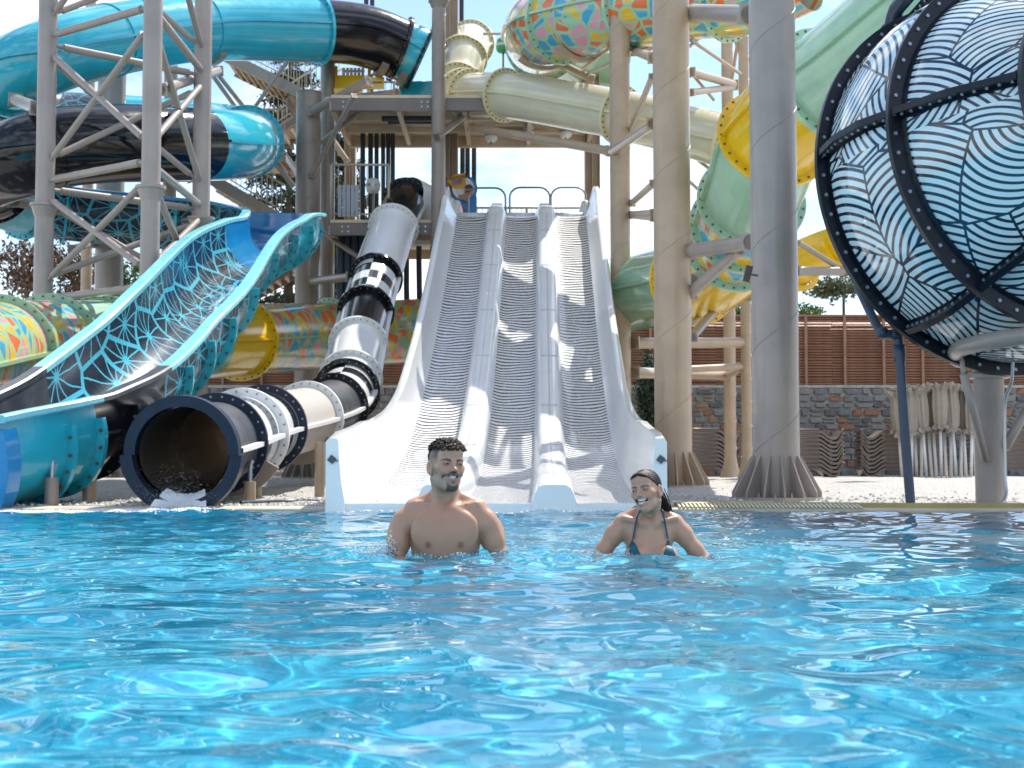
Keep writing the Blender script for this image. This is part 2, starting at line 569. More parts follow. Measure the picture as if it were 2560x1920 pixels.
ledge = b.make('pool_ledge', M['ledge'], kind='structure', origin=(0, 0, 0))

def wave_height(X, Y):
    r = np.random.default_rng(11)
    Zv = np.zeros_like(X)
    n = 60
    lam = np.exp(r.uniform(math.log(.105), math.log(1.35), n))
    th = r.uniform(0, 2 * math.pi, n)
    ph = r.uniform(0, 6.28, n)
    far = ss(8.5, 12.5, Y)
    for i in range(n):
        k = 2 * math.pi / lam[i]
        amp = .0245 / k * (1.12 if .3 < lam[i] < .9 else (1.0 if lam[i] > .2 else .62))
        kx, ky = k * math.cos(th[i]), k * math.sin(th[i])
        # gentle phase warping breaks up the regular crests
        w = .6 * np.sin(.9 * X + 1.3 * Y + i) + .5 * np.sin(1.7 * X - .8 * Y + 2 * i)
        s = np.sin(kx * X + ky * Y + ph[i] + w)
        env = .65 + .35 * np.sin(.5 * X * math.cos(i) + .6 * Y * math.sin(i) + i)
        Zv += amp * env * (1 + (.5 if lam[i] < .5 else 0) * far) * s
    # rings the two bathers push out, and the churn under the tube mouth
    for cx, cy, a, L, dec in ((-.42, 6.35, .011, .20, .55), (-.10, 6.35, .010, .17, .5), (.50, 6.4, .008, .19, .5), (.78, 6.4, .008, .16, .5), (-2.85, 12.3, .02, .3, .9)):
        rr = np.hypot(X - cx, (Y - cy))
        Zv += a * np.exp(-rr / dec) * np.sin(2 * math.pi * rr / L + 3 * np.arctan2(Y - cy, X - cx)) * ss(.0, .12, rr)
    return Zv * (1 - .7 * ss(.25, 0, edge_y(X) - Y))

M_water, nt, n_, l_, b_ = nodes_of('pool_water')
h_ = NB(nt)
b_.inputs['Base Color'].default_value = (.80, .965, 1.0, 1)
b_.inputs['Roughness'].default_value = .0
b_.inputs['IOR'].default_value = 1.333
b_.inputs['Transmission Weight'].default_value = 1.0
# aerated pool water also scatters: part of what is seen is light thrown back from just below the surface
b2_ = n_.new('ShaderNodeBsdfPrincipled')
b2_.inputs['Base Color'].default_value = (.020, .36, .61, 1)
b2_.inputs['Roughness'].default_value = .02
b2_.inputs['IOR'].default_value = 1.333
mx_ = n_.new('ShaderNodeMixShader'); mx_.inputs[0].default_value = .22
l_.new(b_.outputs[0], mx_.inputs[1]); l_.new(b2_.outputs[0], mx_.inputs[2])
l_.new(mx_.outputs[0], n_['Material Output'].inputs['Surface'])
xs = np.concatenate([np.arange(-9, -3.2, .05), np.arange(-3.2, 3.2, .021), np.arange(3.2, 9, .05)])
ys = np.concatenate([np.arange(-3.8, .8, .2), np.arange(.8, 5, .017), np.arange(5, 12.76, .030)])
v, f = grid(xs, ys, wave_height)
keep_y = edge_y(v[:, 0]) + .02
v[:, 1] = np.minimum(v[:, 1], keep_y)
water = fast_grid('pool_water', v, f, M_water, 'structure')
try:
    sun.cycles.is_caustics_light = True
    water.cycles.is_caustics_caster = True
    for o in (floor, pwall, ledge): o.cycles.is_caustics_receiver = True
except Exception as e:
    print('no shadow caustics', e)

# coping and overflow channel
M['coping'] = surf('coping_stone', (.52, .45, .34), .55, var=.15, vs=2.5, bump=.25)
M['olive'] = surf('olive_lip', (.36, .29, .10), .45, var=.15)
M['grate'] = surf('grate_plastic', (.58, .53, .40), .45)
xs = np.concatenate([np.linspace(-14, 1.9, 16), np.linspace(2.0, 3.9, 20), np.linspace(4.4, 14, 8)])
v, f = [], []
for x in xs:
    e = float(edge_y(x))
    for dy, z in ((-.015, -.06), (-.015, .012), (0, .022), (.26, .034), (.30, .02), (.30, -.1)): v.append((x, e + dy, z))
for i in range(len(xs) - 1):
    for k in range(5): f.append((i*6+k, (i+1)*6+k, (i+1)*6+k+1, i*6+k+1))
coping = mk('pool_coping', v, f, M['coping'], smooth=False, kind='structure', origin=(0, 0, 0))
xs = np.concatenate([np.linspace(1.46, 4.0, 30), np.linspace(4.3, 7, 8)])
v, f = [], []
for x in xs:
    e = float(edge_y(x))
    for dy, z in ((.17, .03), (.17, .062), (.185, .07), (.27, .07), (.285, .03)): v.append((x, e + dy, z))
for i in range(len(xs) - 1):
    for k in range(4): f.append((i*5+k, (i+1)*5+k, (i+1)*5+k+1, i*5+k+1))
mk('channel_lip', v, f, M['olive'], coping, smooth=False)
gme = None
for i in range(44):
    x = 1.48 + i * .036
    e = float(edge_y(x))
    g = MB(); g.box((0, 0, 0), (.018, .20, .014), np.array(Matrix.Rotation(R(7), 3, 'X')))
    if gme is None: gme = mesh_of('grate_bar', np.concatenate(g.v), g.f, M['grate'], False)
    o = bpy.data.objects.new('grate_bar', gme); link(o, coping); o.location = (x, e + .075, .042)

# gravel
def gravel_mat():
    m, nt, n, l, b = nodes_of('pale_gravel')
    h = NB(nt)
    c = h.coord('Object')
    v = h.voro(c, 34, 'F1', 1., '3D')
    v2 = h.voro(c, 90, 'F1', 1., '3D')
    t = h.sep(v.outputs['Color'])[0]
    col = h.ramp(t, [(0, (.34, .32, .295)), (.4, (.47, .45, .43)), (.75, (.58, .57, .55)), (1, (.42, .375, .32))])
    col = h.mix(h.math('MULTIPLY', h.step(h.noise(c, 1.3, 4), .45, .7), .35), col, (.40, .37, .33))
    l.new(col, b.inputs['Base Color'])
    b.inputs['Roughness'].default_value = .85
    hh = h.math('ADD', h.math('MULTIPLY', v.outputs['Distance'], -1.0), h.math('MULTIPLY', v2.outputs['Distance'], -.4))
    l.new(h.bump(hh, .9, .03), b.inputs['Normal'])
    return m
M['gravel'] = gravel_mat()
def ground_z(X, Y):
    X = np.asarray(X, float); Y = np.asarray(Y, float)
    base = .03 + .085 * ss(13.2, 22, Y)
    lump = .022 * np.sin(1.9 * X + .7 * Y) * np.sin(1.3 * Y - .6 * X + 1) + .014 * np.sin(5.1 * X + 2.) * np.sin(4.3 * Y + X)
    return base + lump * ss(13.1, 14.2, Y) * (1 - ss(40, 60, Y))
xs = np.concatenate([[-4000, -800, -150, -60, -30], np.arange(-16, 16.1, .16), [30, 60, 150, 800, 4000]])
ys = np.concatenate([np.arange(12.96, 20, .12), np.arange(20, 42, .5), [50, 70, 120, 300, 1000, 5000]])
v, f = grid(xs, ys, ground_z)
v[:, 1] = np.where(v[:, 1] < 12.97, edge_y(v[:, 0]) + .285, v[:, 1])
gr = fast_grid('ground', v, f, M['gravel'], 'structure')
# loose pebbles along the front of the gravel
b = MB()
n = 5200
px_ = rng.uniform(-6.3, 6.3, n); py_ = 12.98 + rng.exponential(.9, n)
py_ = np.where(px_ > 2.3, py_ - .3 * ss(2.3, 3.7, px_), py_)
oct_v = np.array([(1,0,0),(0,1,0),(-1,0,0),(0,-1,0),(0,0,.8),(0,0,-.5)], float)
oct_f = [(0,1,4),(1,2,4),(2,3,4),(3,0,4),(1,0,5),(2,1,5),(3,2,5),(0,3,5)]
pv, pf = [], []
for i in range(n):
    s = rng.uniform(.008, .024)
    a = rng.uniform(0, 6.28)
    q = oct_v * s * rng.uniform(.7, 1.3, 3)
    q = np.stack([q[:, 0]*math.cos(a) - q[:, 1]*math.sin(a), q[:, 0]*math.sin(a) + q[:, 1]*math.cos(a), q[:, 2]], 1)
    pv.append(q + (px_[i], py_[i], float(ground_z(px_[i], py_[i])) + s * .25))
    pf += [tuple(k + 6 * i for k in t) for t in oct_f]
M['pebble'] = surf('pebble', (.52, .50, .47), .8, var=.45, vs=30)
mk('loose_gravel', np.concatenate(pv), pf, M['pebble'], smooth=False, kind='stuff', origin=(0, 0, 0))

# ------------------------------------------------------------------ stone wall, louvred fence
WD = 36.0
z_top, z_mid, z_bot = float(P(1280, 790, WD)[2]), float(P(1280, 968, WD)[2]), .1
M['mortar'] = surf('pale_mortar', (.42, .395, .36), .9, var=.2, vs=6, bump=.4)
STC = [surf('blue_grey_stone', (.19, .195, .205), .85, var=.35, vs=5, bump=.5), surf('grey_stone', (.25, .245, .235), .85, var=.3, vs=5, bump=.5),
       surf('dark_stone', (.13, .13, .135), .85, var=.3, vs=5, bump=.5), surf('rust_stone', (.30, .16, .10), .85, var=.3, vs=6, bump=.5),
       surf('ochre_stone', (.34, .22, .12), .85, var=.3, vs=6, bump=.5)]
wall = thing('stone_wall', 'long wall of blue grey and rust coloured rubble stone under the louvred fence', 'wall', (3, WD, .05))
b = MB(); b.box((0, WD + .22, (z_bot + z_mid) / 2 - .1), (46, .36, z_mid - z_bot + .3))
b.make('mortar_bed', M['mortar'], wall)
b = MB(); b.box((0, WD + .2, z_mid + .02), (46, .46, .07))
b.make('wall_cap', M['mortar'], wall)
def stone_mesh(k):
    r = np.random.default_rng(100 + k)
    bm = bmesh.new()
    bmesh.ops.create_cube(bm, size=1.0)
    bmesh.ops.bevel(bm, geom=bm.edges[:], offset=.16, segments=1, affect='EDGES')
    for vv in bm.verts:
        vv.co += Vector(r.normal(0, .045, 3))
    me = bpy.data.meshes.new('stone'); bm.to_mesh(me); bm.free()
    return me
stone_me = {}
for k in range(6):
    for c in range(5):
        me = stone_mesh(k); me.materials.append(STC[c]); stone_me[k, c] = me
z = 0.12; near_n = 0
rest = [MB() for _ in range(5)]
while z < z_mid - .06:
    hgt = rng.uniform(.13, .23)
    if z + hgt > z_mid: hgt = z_mid - z - .005
    x = -15.0
    while x < 14:
        w = rng.uniform(.18, .40) * (1.15 if hgt > .14 else .9)
        if rng.random() < .12 and hgt > .15:
            parts = [(hgt * .52, 0), (hgt * .44, hgt * .54)]
        else: parts = [(hgt, 0)]
        for hh, dz in parts:
            c = int(rng.choice(5, p=[.42, .27, .15, .10, .06]))
            near = 2.9 < x < 12.9 and z > 1.02 and near_n < 300
            cx, cz = x + w / 2, z + dz + hh / 2
            k = int(rng.integers(6))
            sz = (w - .034, .14, hh - .032)
            yy = WD + .03 + rng.uniform(-.015, .015)
            if near:
                o = bpy.data.objects.new('stone', stone_me[k, c]); link(o, wall)
                o.location = (cx - 3, yy - WD, cz - .05); o.scale = sz
                near_n += 1
            elif z > .5 or x > 2:
                rest[c].box((cx, yy, cz), sz)
        x += w
    z += hgt
for c in range(5):
    if rest[c].n: rest[c].make('wall_stones', STC[c], wall, kind='stuff')

M['louvre'] = surf('brown_louvre', (.36, .185, .115), .55, var=.18, vs=2.5, dirt=.2)
M['louvre2'] = surf('brown_louvre_post', (.33, .17, .105), .55, var=.15)
fence = thing('louvred_fence', 'brown horizontal louvre fence on top of the stone wall', 'fence', (3, WD, z_mid))
pitch = (z_top - z_mid) / 26
sl = MB(); sl.box((0, 0, 0), (2.93, .085, .014), np.array(Matrix.Rotation(R(38), 3, 'X')))
slme = mesh_of('slat', np.concatenate(sl.v), sl.f, M['louvre'], False)
for colm in range(4):
    for row in range(26):
        o = bpy.data.objects.new('slat', slme); link(o, fence)
        o.location = (2.2 + 2.94 * (colm + .5) - 3, .14 + rng.normal(0, .003), (row + .5) * pitch + rng.normal(0, .003))
        o.rotation_euler = (rng.normal(0, .03), 0, 0)
b = MB()
for row in range(26):
    z = z_mid + (row + .5) * pitch
    b.box((-6.4, WD + .14, z), (17.1, .085, .014), np.array(Matrix.Rotation(R(38), 3, 'X')))
    b.box((16.5, WD + .14, z), (5.1, .085, .014), np.array(Matrix.Rotation(R(38), 3, 'X')))
b.make('slats', M['louvre'], fence, kind='stuff')
pb = MB(); pb.box((0, 0, (z_top - z_mid) / 2), (.07, .05, z_top - z_mid + .04))
pme = mesh_of('fence_post', np.concatenate(pb.v), pb.f, M['louvre2'], False)
for i in range(30):
    x = -14.6 + i * .98
    o = bpy.data.objects.new('fence_post', pme); link(o, fence); o.location = (x + .45 - 3, .075, 0)
b = MB(); b.box((0, WD + .14, z_top + .02), (46, .14, .05)); b.make('top_rail', M['louvre2'], fence)
b = MB(); b.box((0, WD + .31, (z_top + z_mid) / 2), (46, .02, z_top - z_mid)); b.make('backing', surf('fence_backing', (.13, .065, .042), .8), fence)

# far hill
M['hill'] = surf('hazed_hill_scrub', (.16, .19, .20), .95, var=.2, vs=.004)  # blue-grey haze of distance is put into the scrub colour
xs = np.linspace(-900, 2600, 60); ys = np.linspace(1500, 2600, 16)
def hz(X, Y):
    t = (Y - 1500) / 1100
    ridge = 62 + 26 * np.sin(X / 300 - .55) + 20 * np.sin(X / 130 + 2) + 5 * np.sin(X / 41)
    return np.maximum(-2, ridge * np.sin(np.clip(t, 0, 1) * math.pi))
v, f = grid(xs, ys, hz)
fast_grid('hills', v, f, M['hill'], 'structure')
# ------------------------------------------------------------------ slides
def fm(path, t, r0, r1, th=.05, a0=0, a1=360, n=44):
    return ring(path, t, r0, r1, th, a0, a1, n)
def tube_slide(root, path, r, sections, flanges, seam_mat=None, bolts=True, bolt_mat='bolt', fl_h=.085, nseg=40, bolt_r=.016, bolt_n=30):
    """sections: (t0, t1, material[, name]); flanges: (t, material)"""
    for sct in sections:
        t0, t1, m = sct[:3]
        p = path.cut(t0, t1)
        v, f, uv = sweep(p, circle(r, nseg), True)
        o = mk('tube_section', v, f, M[m], root, uv=uv)
        if seam_mat != False:
            sm = M[seam_mat] if seam_mat else M[m]
            for sgn in (1, -1):
                pr = np.array([(r - .01, -.022), (r + .06, -.022), (r + .06, .022), (r - .01, .022)]) * (sgn, 1)
                vv, ff, _ = sweep(p, pr, True); mk('seam_flange', vv, ff, sm, o, auto=40)
    bb = MB()
    for t, m in flanges:
        v, f = fm(path, t, r - .01, r + fl_h, .06)
        mk('flange', v, f, M[m], root, auto=40)
        if bolts: ring_bolts(bb, path, t, r + fl_h * .58, .06, bolt_n, br=bolt_r)
    if bb.n: bb.make('bolts', M[bolt_mat], root, kind='stuff')

# --- left: turquoise and black helix
HP = Path([Q(*a) for a in [
    (912, 128, 30.5), (868, 108, 30.4), (770, 74, 30.0), (600, 63, 29.0), (450, 60, 27.9), (300, 76, 26.5), (150, 108, 25.2),
    (45, 150, 24.8), (-22, 195, 26), (20, 232, 28.6), (120, 262, 30.2), (300, 272, 31.2), (450, 285, 31.2), (528, 300, 29.8),
    (522, 312, 27.4), (440, 312, 25.6), (300, 308, 24.2), (150, 316, 23.2), (45, 340, 23.0), (-22, 372, 24.2), (-8, 410, 26.2), (60, 436, 27.0)]])
helix = thing('helix_slide', 'turquoise and black tube slide coiling twice through the steel tower at left', 'slide', HP.p[-1] * (1, 1, 0) + (0, 0, .05))
tube_slide(helix, HP, .65, [(0, 1.02, 'cyan'), (1.02, 2.5, 'black'), (2.5, 4.1, 'cyan'), (4.1, 5.4, 'cyan'), (5.4, 7.4, 'cyan'), (7.4, 10.6, 'web_out'), (10.6, 15.1, 'cyan'),
    (15.1, 17.3, 'black'), (17.3, 19.6, 'black'), (19.6, 21, 'cyan_light')],
    [(.12, 'black'), (1.05, 'black'), (2.5, 'cyan'), (7.35, 'cyan'), (10.6, 'cyan'), (13.4, 'cyan'), (19.6, 'black'), (21, 'cyan')], bolt_mat='darkbolt')
for t, mm in ((4.1, 'cyan'), (5.4, 'cyan'), (17.3, 'black')):
    v, f = fm(HP, t, .64, .672, .04); mk('joint_band', v, f, M[mm], helix, auto=40)
# cradles beneath the tube
for t in (1.35, .62, 4.05, 7.5, 19.3):
    v, f = ring(HP, t, .66, .74, .16, 235, 305, 12)
    o = mk('cradle', v, f, M['taupe'], helix, auto=40)
# entrance hood on the deck
b = MB()
e = HP.at(0)[0]
b.box(e + (.10, .35, -.85), (1.25, .08, .9)); b.box(e + (.68, .1, -.75), (.1, .9, 1.1)); b.box(e + (-.5, .2, -1.0), (.1, .7, .5))
b.make('entrance_base', M['cyan'], helix)

# --- left: open trough with web print
def trough_prof(R_, lip=.12, th=.05, full=True, n=22):
    a = np.radians(np.linspace(0, -180, n))
    out = [(math.cos(t) * (R_ + th), math.sin(t) * (R_ + th)) for t in a]
    inn = [(math.cos(t) * R_, math.sin(t) * R_) for t in a[::-1]]
    return out, inn
TP = Path([Q(*a) for a in [(60, 436, 27.0), (200, 452, 27.4), (380, 468, 27.6), (520, 478, 27.2), (598, 486, 26.2), (612, 492, 25.2), (572, 505, 24.2),
    (505, 545, 22.0), (412, 662, 18.0), (312, 765, 16.2), (218, 848, 14.8), (130, 898, 14.0), (55, 928, 13.55), (-92, 962, 12.95)]], step=.1)
trough = thing('trough_slide', 'open turquoise and black trough slide with star web print at left', 'slide', TP.at(13)[0] * (1, 1, 0))
TR = .60
def trough_part(name, t0, t1, m, which, parent, ext=.0):
    p = TP.cut(t0, t1)
    out, inn = trough_prof(TR)
    if which == 'in':
        v, f, uv = sweep(p, [(-TR, .22)] + [(-a, b) for a, b in [(math.cos(t) * TR, math.sin(t) * TR) for t in np.radians(np.linspace(0, -180, 26))]] + [(TR, .22)], False)
    elif which == 'out':
        v, f, uv = sweep(p, [(TR + .05, .20)] + [(math.cos(t) * (TR + .05), math.sin(t) * (TR + .05)) for t in np.radians(np.linspace(0, -180, 26))] + [(-TR - .05, .20)], False)
    return mk(name, v, f, M[m], parent, uv=uv)
def rim(t0, t1, m, sides=(1, -1)):
    p = TP.cut(t0, t1)
    for sgn in sides:
        pr = np.array([(TR - .015, .20), (TR + .14, .20), (TR + .15, .17), (TR + .15, .235), (TR + .13, .255), (TR + .01, .255), (TR - .015, .24)]) * (sgn, 1)
        pr = np.array([(TR - .012, .19), (TR + .13, .19), (TR + .15, .205), (TR + .15, .245), (TR + .13, .262), (TR + .01, .262), (TR - .012, .245)]) * (sgn, 1)
        v, f, _ = sweep(p, pr, True, caps=True)
        mk('rim', v, f, M[m], trough, auto=35)
trough_part('inner_shell', 0, 6.15, 'blue', 'in', trough)
trough_part('inner_shell', 6.15, 9.93, 'web', 'in', trough)
trough_part('inner_shell', 9.93, 11.6, 'black_worn', 'in', trough)
trough_part('inner_shell', 11.6, 13, 'black_worn', 'in', trough)
trough_part('outer_shell', 0, 4.4, 'web_out', 'out', trough)
trough_part('outer_shell', 4.4, 6.1, 'cyan', 'out', trough)
trough_part('outer_shell', 6.1, 9.93, 'web_out', 'out', trough)
trough_part('outer_shell', 9.93, 11.55, 'black', 'out', trough)
trough_part('outer_shell', 11.55, 13, 'cyan', 'out', trough)
rim(0, 4.4, 'blue'); rim(4.4, 9.93, 'cyan_light'); rim(9.93, 11.5, 'black_worn'); rim(11.5, 13, 'cyan_light')
bb = MB()
for t, m in ((.6, 'cyan'), (2.2, 'cyan'), (4.4, 'cyan'), (5.6, 'cyan'), (6.35, 'cyan'), (7.1, 'cyan'), (7.75, 'cyan'), (8.3, 'cyan'), (8.8, 'cyan'), (9.4, 'cyan'), (10.7, 'black'), (11.55, 'cyan'), (12.1, 'cyan')):
    v, f = ring(TP, t, TR + .03, TR + .14, .05, 176, 364, 30)
    mk('half_flange', v, f, M[m], trough, auto=40)
    ring_bolts(bb, TP, t, TR + .105, .07, 13, 185, 355, .017)
bb.make('bolts', M['darkbolt'], trough, kind='stuff')
v, f = ring(TP, 13, TR - .02, TR + .20, .14, 170, 370, 34)
mk('end_lip', v, f, M['blue'], trough, auto=40)
# water running down the middle
def run_mat():
    m, nt, n, l, b = nodes_of('running_water')
    h = NB(nt)
    uv = h.vmath('MULTIPLY', h.coord('UV'), (22., 2.4, 1.))
    nz = h.noise(uv, 1.0, 6, .62)
    u = h.sep(h.coord('UV'))[0]
    mid = h.math('SUBTRACT', 1.0, h.math('MULTIPLY', h.math('ABSOLUTE', h.math('SUBTRACT', u, .2)), 5.0), clamp=True)
    k = h.math('MULTIPLY', h.step(nz, .42, .66), h.math('POWER', mid, .6))
    b.inputs['Base Color'].default_value = (.82, .86, .88, 1)
    b.inputs['Roughness'].default_value = .25
    l.new(h.math('MULTIPLY', k, .85), b.inputs['Alpha'])
    l.new(h.bump(nz, .5, .02), b.inputs['Normal'])
    return m
M['running'] = run_mat()
p = TP.cut(6.9, 12.6)
a = np.radians(np.linspace(-110, -70, 9) )
v, f, uv = sweep(p, [(math.cos(t) * (TR - .012), math.sin(t) * (TR - .012)) for t in a], False)
mk('running_water', v, f, M['running'], trough, uv=uv)

# --- black and white tube
BP = Path([Q(*a) for a in [(395, 978, 13.0), (470, 958, 14.4), (560, 928, 16.4), (655, 906, 19.2), (722, 880, 21.0), (752, 838, 22.2), (768, 772, 23.6),
    (786, 690, 25.2), (812, 600, 26.6), (842, 510, 28.0), (868, 452, 29.0), (884, 424, 30.2)]])
def shell(name, col, frac, rough):
    # thin fibreglass lets some daylight through
    m, nt, n, l, b = nodes_of(name)
    b.inputs['Base Color'].default_value = (*col, 1); b.inputs['Roughness'].default_value = rough
    t = n.new('ShaderNodeBsdfTranslucent'); t.inputs['Color'].default_value = (*col, 1)
    x = n.new('ShaderNodeMixShader'); x.inputs[0].default_value = frac
    l.new(b.outputs[0], x.inputs[1]); l.new(t.outputs[0], x.inputs[2]); l.new(x.outputs[0], n['Material Output'].inputs['Surface'])
    return m
M['white_shell'] = shell('thin_white_shell', (.80, .78, .74), .45, .35)
M['lining'] = shell('thin_lining', (.80, .68, .56), .7, .5)
bw = thing('tube_slide', 'black and white banded tube slide with its dark round mouth at the pool edge', 'slide', BP.p[0] * (1, 1, 0))
BR = .42
tube_slide(bw, BP, BR, [(0.25, 1.0, 'black_worn'), (1.0, 1.55, 'check'), (1.55, 2.1, 'check'), (2.1, 3.15, 'white_shell'), (3.15, 4.0, 'black_worn'), (4.0, 4.9, 'check'), (4.9, 6.35, 'white'),
    (6.35, 7.2, 'black'), (7.2, 8.0, 'check'), (8.0, 9.3, 'white'), (9.3, 10.5, 'black')],
    [(1.0, 'navy'), (1.62, 'white_mat'), (2.1, 'navy'), (3.1, 'white_mat'), (4.0, 'black'), (4.9, 'black'), (5.3, 'white'), (6.35, 'white'), (7.2, 'black'), (8.0, 'black'), (9.3, 'white'), (10.5, 'black')],
    fl_h=.09, seam_mat='white_mat', bolt_n=26, bolt_r=.012)
# mouth: wide navy ring in two halves, open inside
v, f = ring(BP, .0, BR + .0, BR + .10, .14, -2, 182, 40); mk('mouth_ring', v, f, M['navy'], bw, auto=40)
p_, T_, S_, U_ = BP.at(0)
v, f = ring(BP, .0, BR + .02, BR + .13, .18, 182, 358, 40); mk('mouth_ring', v, f, M['navy'], bw, auto=40)
v, f, uv = sweep(BP.cut(0, .27), circle(BR + .005, 40), True); mk('mouth_section', v, f, M['black'], bw, uv=uv)
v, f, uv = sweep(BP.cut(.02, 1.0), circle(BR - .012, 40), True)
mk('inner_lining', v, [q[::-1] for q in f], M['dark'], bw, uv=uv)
v, f, uv = sweep(BP.cut(1.0, 4.5), circle(BR - .012, 40), True)
mk('inner_lining', v, [q[::-1] for q in f], M['lining'], bw, uv=uv)
# top hood
b = MB()
hc = BP.at(10.5)[0]; T_ = BP.at(10.5)[1]
prof = [(BR + .12, -.05), (BR + .14, .12), (BR + .16, .5), (BR + .17, 1.0), (BR + .05, 1.12), (0.02, 1.14)]
b.lathe(hc, prof, 32, np.array((.62, .72, -.28)))
hood = b.make('entry_hood', M['white_mat'], bw, smooth=True, auto=40)
b = MB(); b.box(hc + (.42, .5, -.62), (.75, .7, .5)); b.make('entry_base', M['white_mat'], bw)
b = MB()
b.path([hc + (.55, .4, -.75), hc + (.55, .4, -1.55), hc + (.66, .4, -1.7), hc + (.66, .4, -3.4)], .065)
b.make('drain_pipe', M['pipe'], bw, smooth=True)
for t in (1.3, 2.9):
    p0 = BP.at(t)[0]
    v, f = ring(BP, t, BR + .01, BR + .17, .05, 215, 330, 10); mk('saddle', v, f, M['taupe'], bw, auto=40)

# --- cream tube, upper middle
CP = Path([Q(*a) for a in [(1030, 92, 33.5), (1010, 98, 32.0), (1000, 125, 31.0), (990, 175, 30.4), (1000, 203, 29.6), (1090, 206, 28.4), (1200, 222, 27.4), (1340, 248, 26.2), (1480, 282, 25.2), (1580, 310, 24.4), (1680, 340, 24.0)]])
cream = thing('cream_tube_slide', 'cream tube slide sloping right from the high tower deck', 'slide', CP.p[0] * (1, 1, 0))
tube_slide(cream, CP, .455, [(0, 1.2, 'white'), (1.2, 4, 'cream'), (4, 5, 'cream'), (5, 7, 'cream'), (7, 10, 'cream')],
    [(.6, 'cream_fl'), (2.0, 'cream_fl'), (3.3, 'cream_fl'), (4.0, 'cream_fl'), (4.25, 'cream_fl'), (5.0, 'cream_fl'), (7.0, 'cream_fl'), (9.0, 'cream_fl')], seam_mat='cream_fl', fl_h=.09, bolt_mat='darkbolt')

# --- mosaic loop, upper right
GP = Path([Q(*a) for a in [(1330, 120, 32), (1235, 112, 31.5), (1172, 90, 29.8), (1178, 58, 27.6), (1255, 36, 26.4), (1370, 14, 25.4), (1500, -8, 24.4), (1620, -22, 23.6), (1730, -70, 23)]])
gm = thing('mosaic_tube_slide', 'green tube slide with bright mosaic shards curving round at the top right of the tower', 'slide', GP.p[0] * (1, 1, 0))
tube_slide(gm, GP, .74, [(0, 1.9, 'green'), (1.9, 3.55, 'mosaic'), (3.55, 5, 'mosaic'), (5, 8, 'mosaic')], [(1.95, 'green'), (3.55, 'mint'), (5, 'mint'), (6.6, 'mint')], seam_mat='mint', bolt_mat='darkbolt')
for t in (3.0, 4.0, 5.0):
    v, f = ring(GP, t, .76, .84, .18, 232, 308, 12); mk('cradle', v, f, M['beige'], gm, auto=40)

# --- long green, yellow and mosaic slide that winds down at right and runs across the back
LP = Path([Q(*a) for a in [(2380, -330, 14.8), (2180, -150, 15.4), (2010, 0, 16.0), (1860, 130, 16.8), (1748, 215, 17.6), (1676, 290, 18.4), (1640, 385, 19.2), (1606, 480, 20.2), (1570, 560, 21.4), (1500, 605, 23.0), (1370, 634, 25.6),
    (1250, 668, 27.5), (1050, 705, 29.2), (865, 716, 29.6), (700, 725, 28.6), (600, 730, 27.3), (510, 734, 25.8), (410, 737, 24.2), (250, 740, 22.4), (120, 746, 20.8), (30, 756, 19.2), (-60, 772, 17.4), (-200, 800, 15)]])
lg = thing('winding_tube_slide', 'long green yellow and mosaic tube slide winding down behind the pillars and along the back', 'slide', LP.at(20)[0] * (1, 1, 0))
tube_slide(lg, LP, .66, [(0, 2.6, 'mint'), (2.6, 3.6, 'mint'), (3.6, 5.1, 'yellow'), (5.1, 6.5, 'mint'), (6.5, 7.55, 'mosaic'), (7.55, 9.0, 'yellow'), (9.0, 11, 'green'), (11, 13.9, 'mosaic_d'), (13.9, 15.9, 'mosaic_d'),
    (15.9, 16.8, 'yellow'), (16.8, 17.5, 'green'), (17.5, 19.1, 'mint'), (19.1, 20.4, 'mosaic'), (20.4, 22, 'mosaic')],
    [(1.6, 'mint'), (3.6, 'mint'), (5.1, 'yellow'), (6.5, 'mint'), (7.1, 'mint'), (7.55, 'mint'), (9.0, 'yellow'), (10.75, 'green'), (13.9, 'mint'), (15.9, 'yellow'), (17.5, 'green'), (18.2, 'green'), (19.1, 'green'), (20.4, 'green')], fl_h=.10, bolt_mat='darkbolt')
YP = Path([Q(*a) for a in [(1670, 620, 28.5), (1730, 565, 27.6), (1800, 530, 26.8), (1900, 500, 26), (2050, 470, 25)]])
yc = thing('yellow_chute', 'yellow open chute rising to the right behind the patterned ball', 'slide', YP.p[0] * (1, 1, 0))
v, f, uv = sweep(YP, [(.46, .2)] + [(math.cos(t) * .46, math.sin(t) * .40) for t in np.radians(np.linspace(0, -180, 18))] + [(-.46, .2)], False)
mk('chute_shell', v, f, M['yellow'], yc, uv=uv)
for t in (.8, 2.2, 3.3):
    v, f = ring(YP, t, .44, .54, .06, 175, 365, 20); mk('half_flange', v, f, M['yellow'], yc, auto=40)

# ------------------------------------------------------------------ white three-lane slide
SD = np.array([12.40, 13.3, 14.4, 16.0, 17.6, 19.2, 20.6, 22.4, 24.5, 26.6, 28.4])
SZ = np.array([.03, .045, .09, .22, .46, .86, 1.38, 2.14, 3.16, 4.28, 5.22])
def cat1(x, X, Y):
    """smooth monotone interpolation"""
    d = np.gradient(Y, X)
    i = np.clip(np.searchsorted(X, x) - 1, 0, len(X) - 2)
    h = X[i + 1] - X[i]; t = (x - X[i]) / h
    return (2*t**3 - 3*t**2 + 1) * Y[i] + (t**3 - 2*t**2 + t) * h * d[i] + (-2*t**3 + 3*t**2) * Y[i + 1] + (t**3 - t**2) * h * d[i + 1]
dd = np.concatenate([np.linspace(12.40, 28.4, 122), np.linspace(28.5, 29.0, 6), np.linspace(29.1, 30.6, 10)])
zz = np.where(dd <= 28.4, cat1(np.minimum(dd, 28.4), SD, SZ), 0)
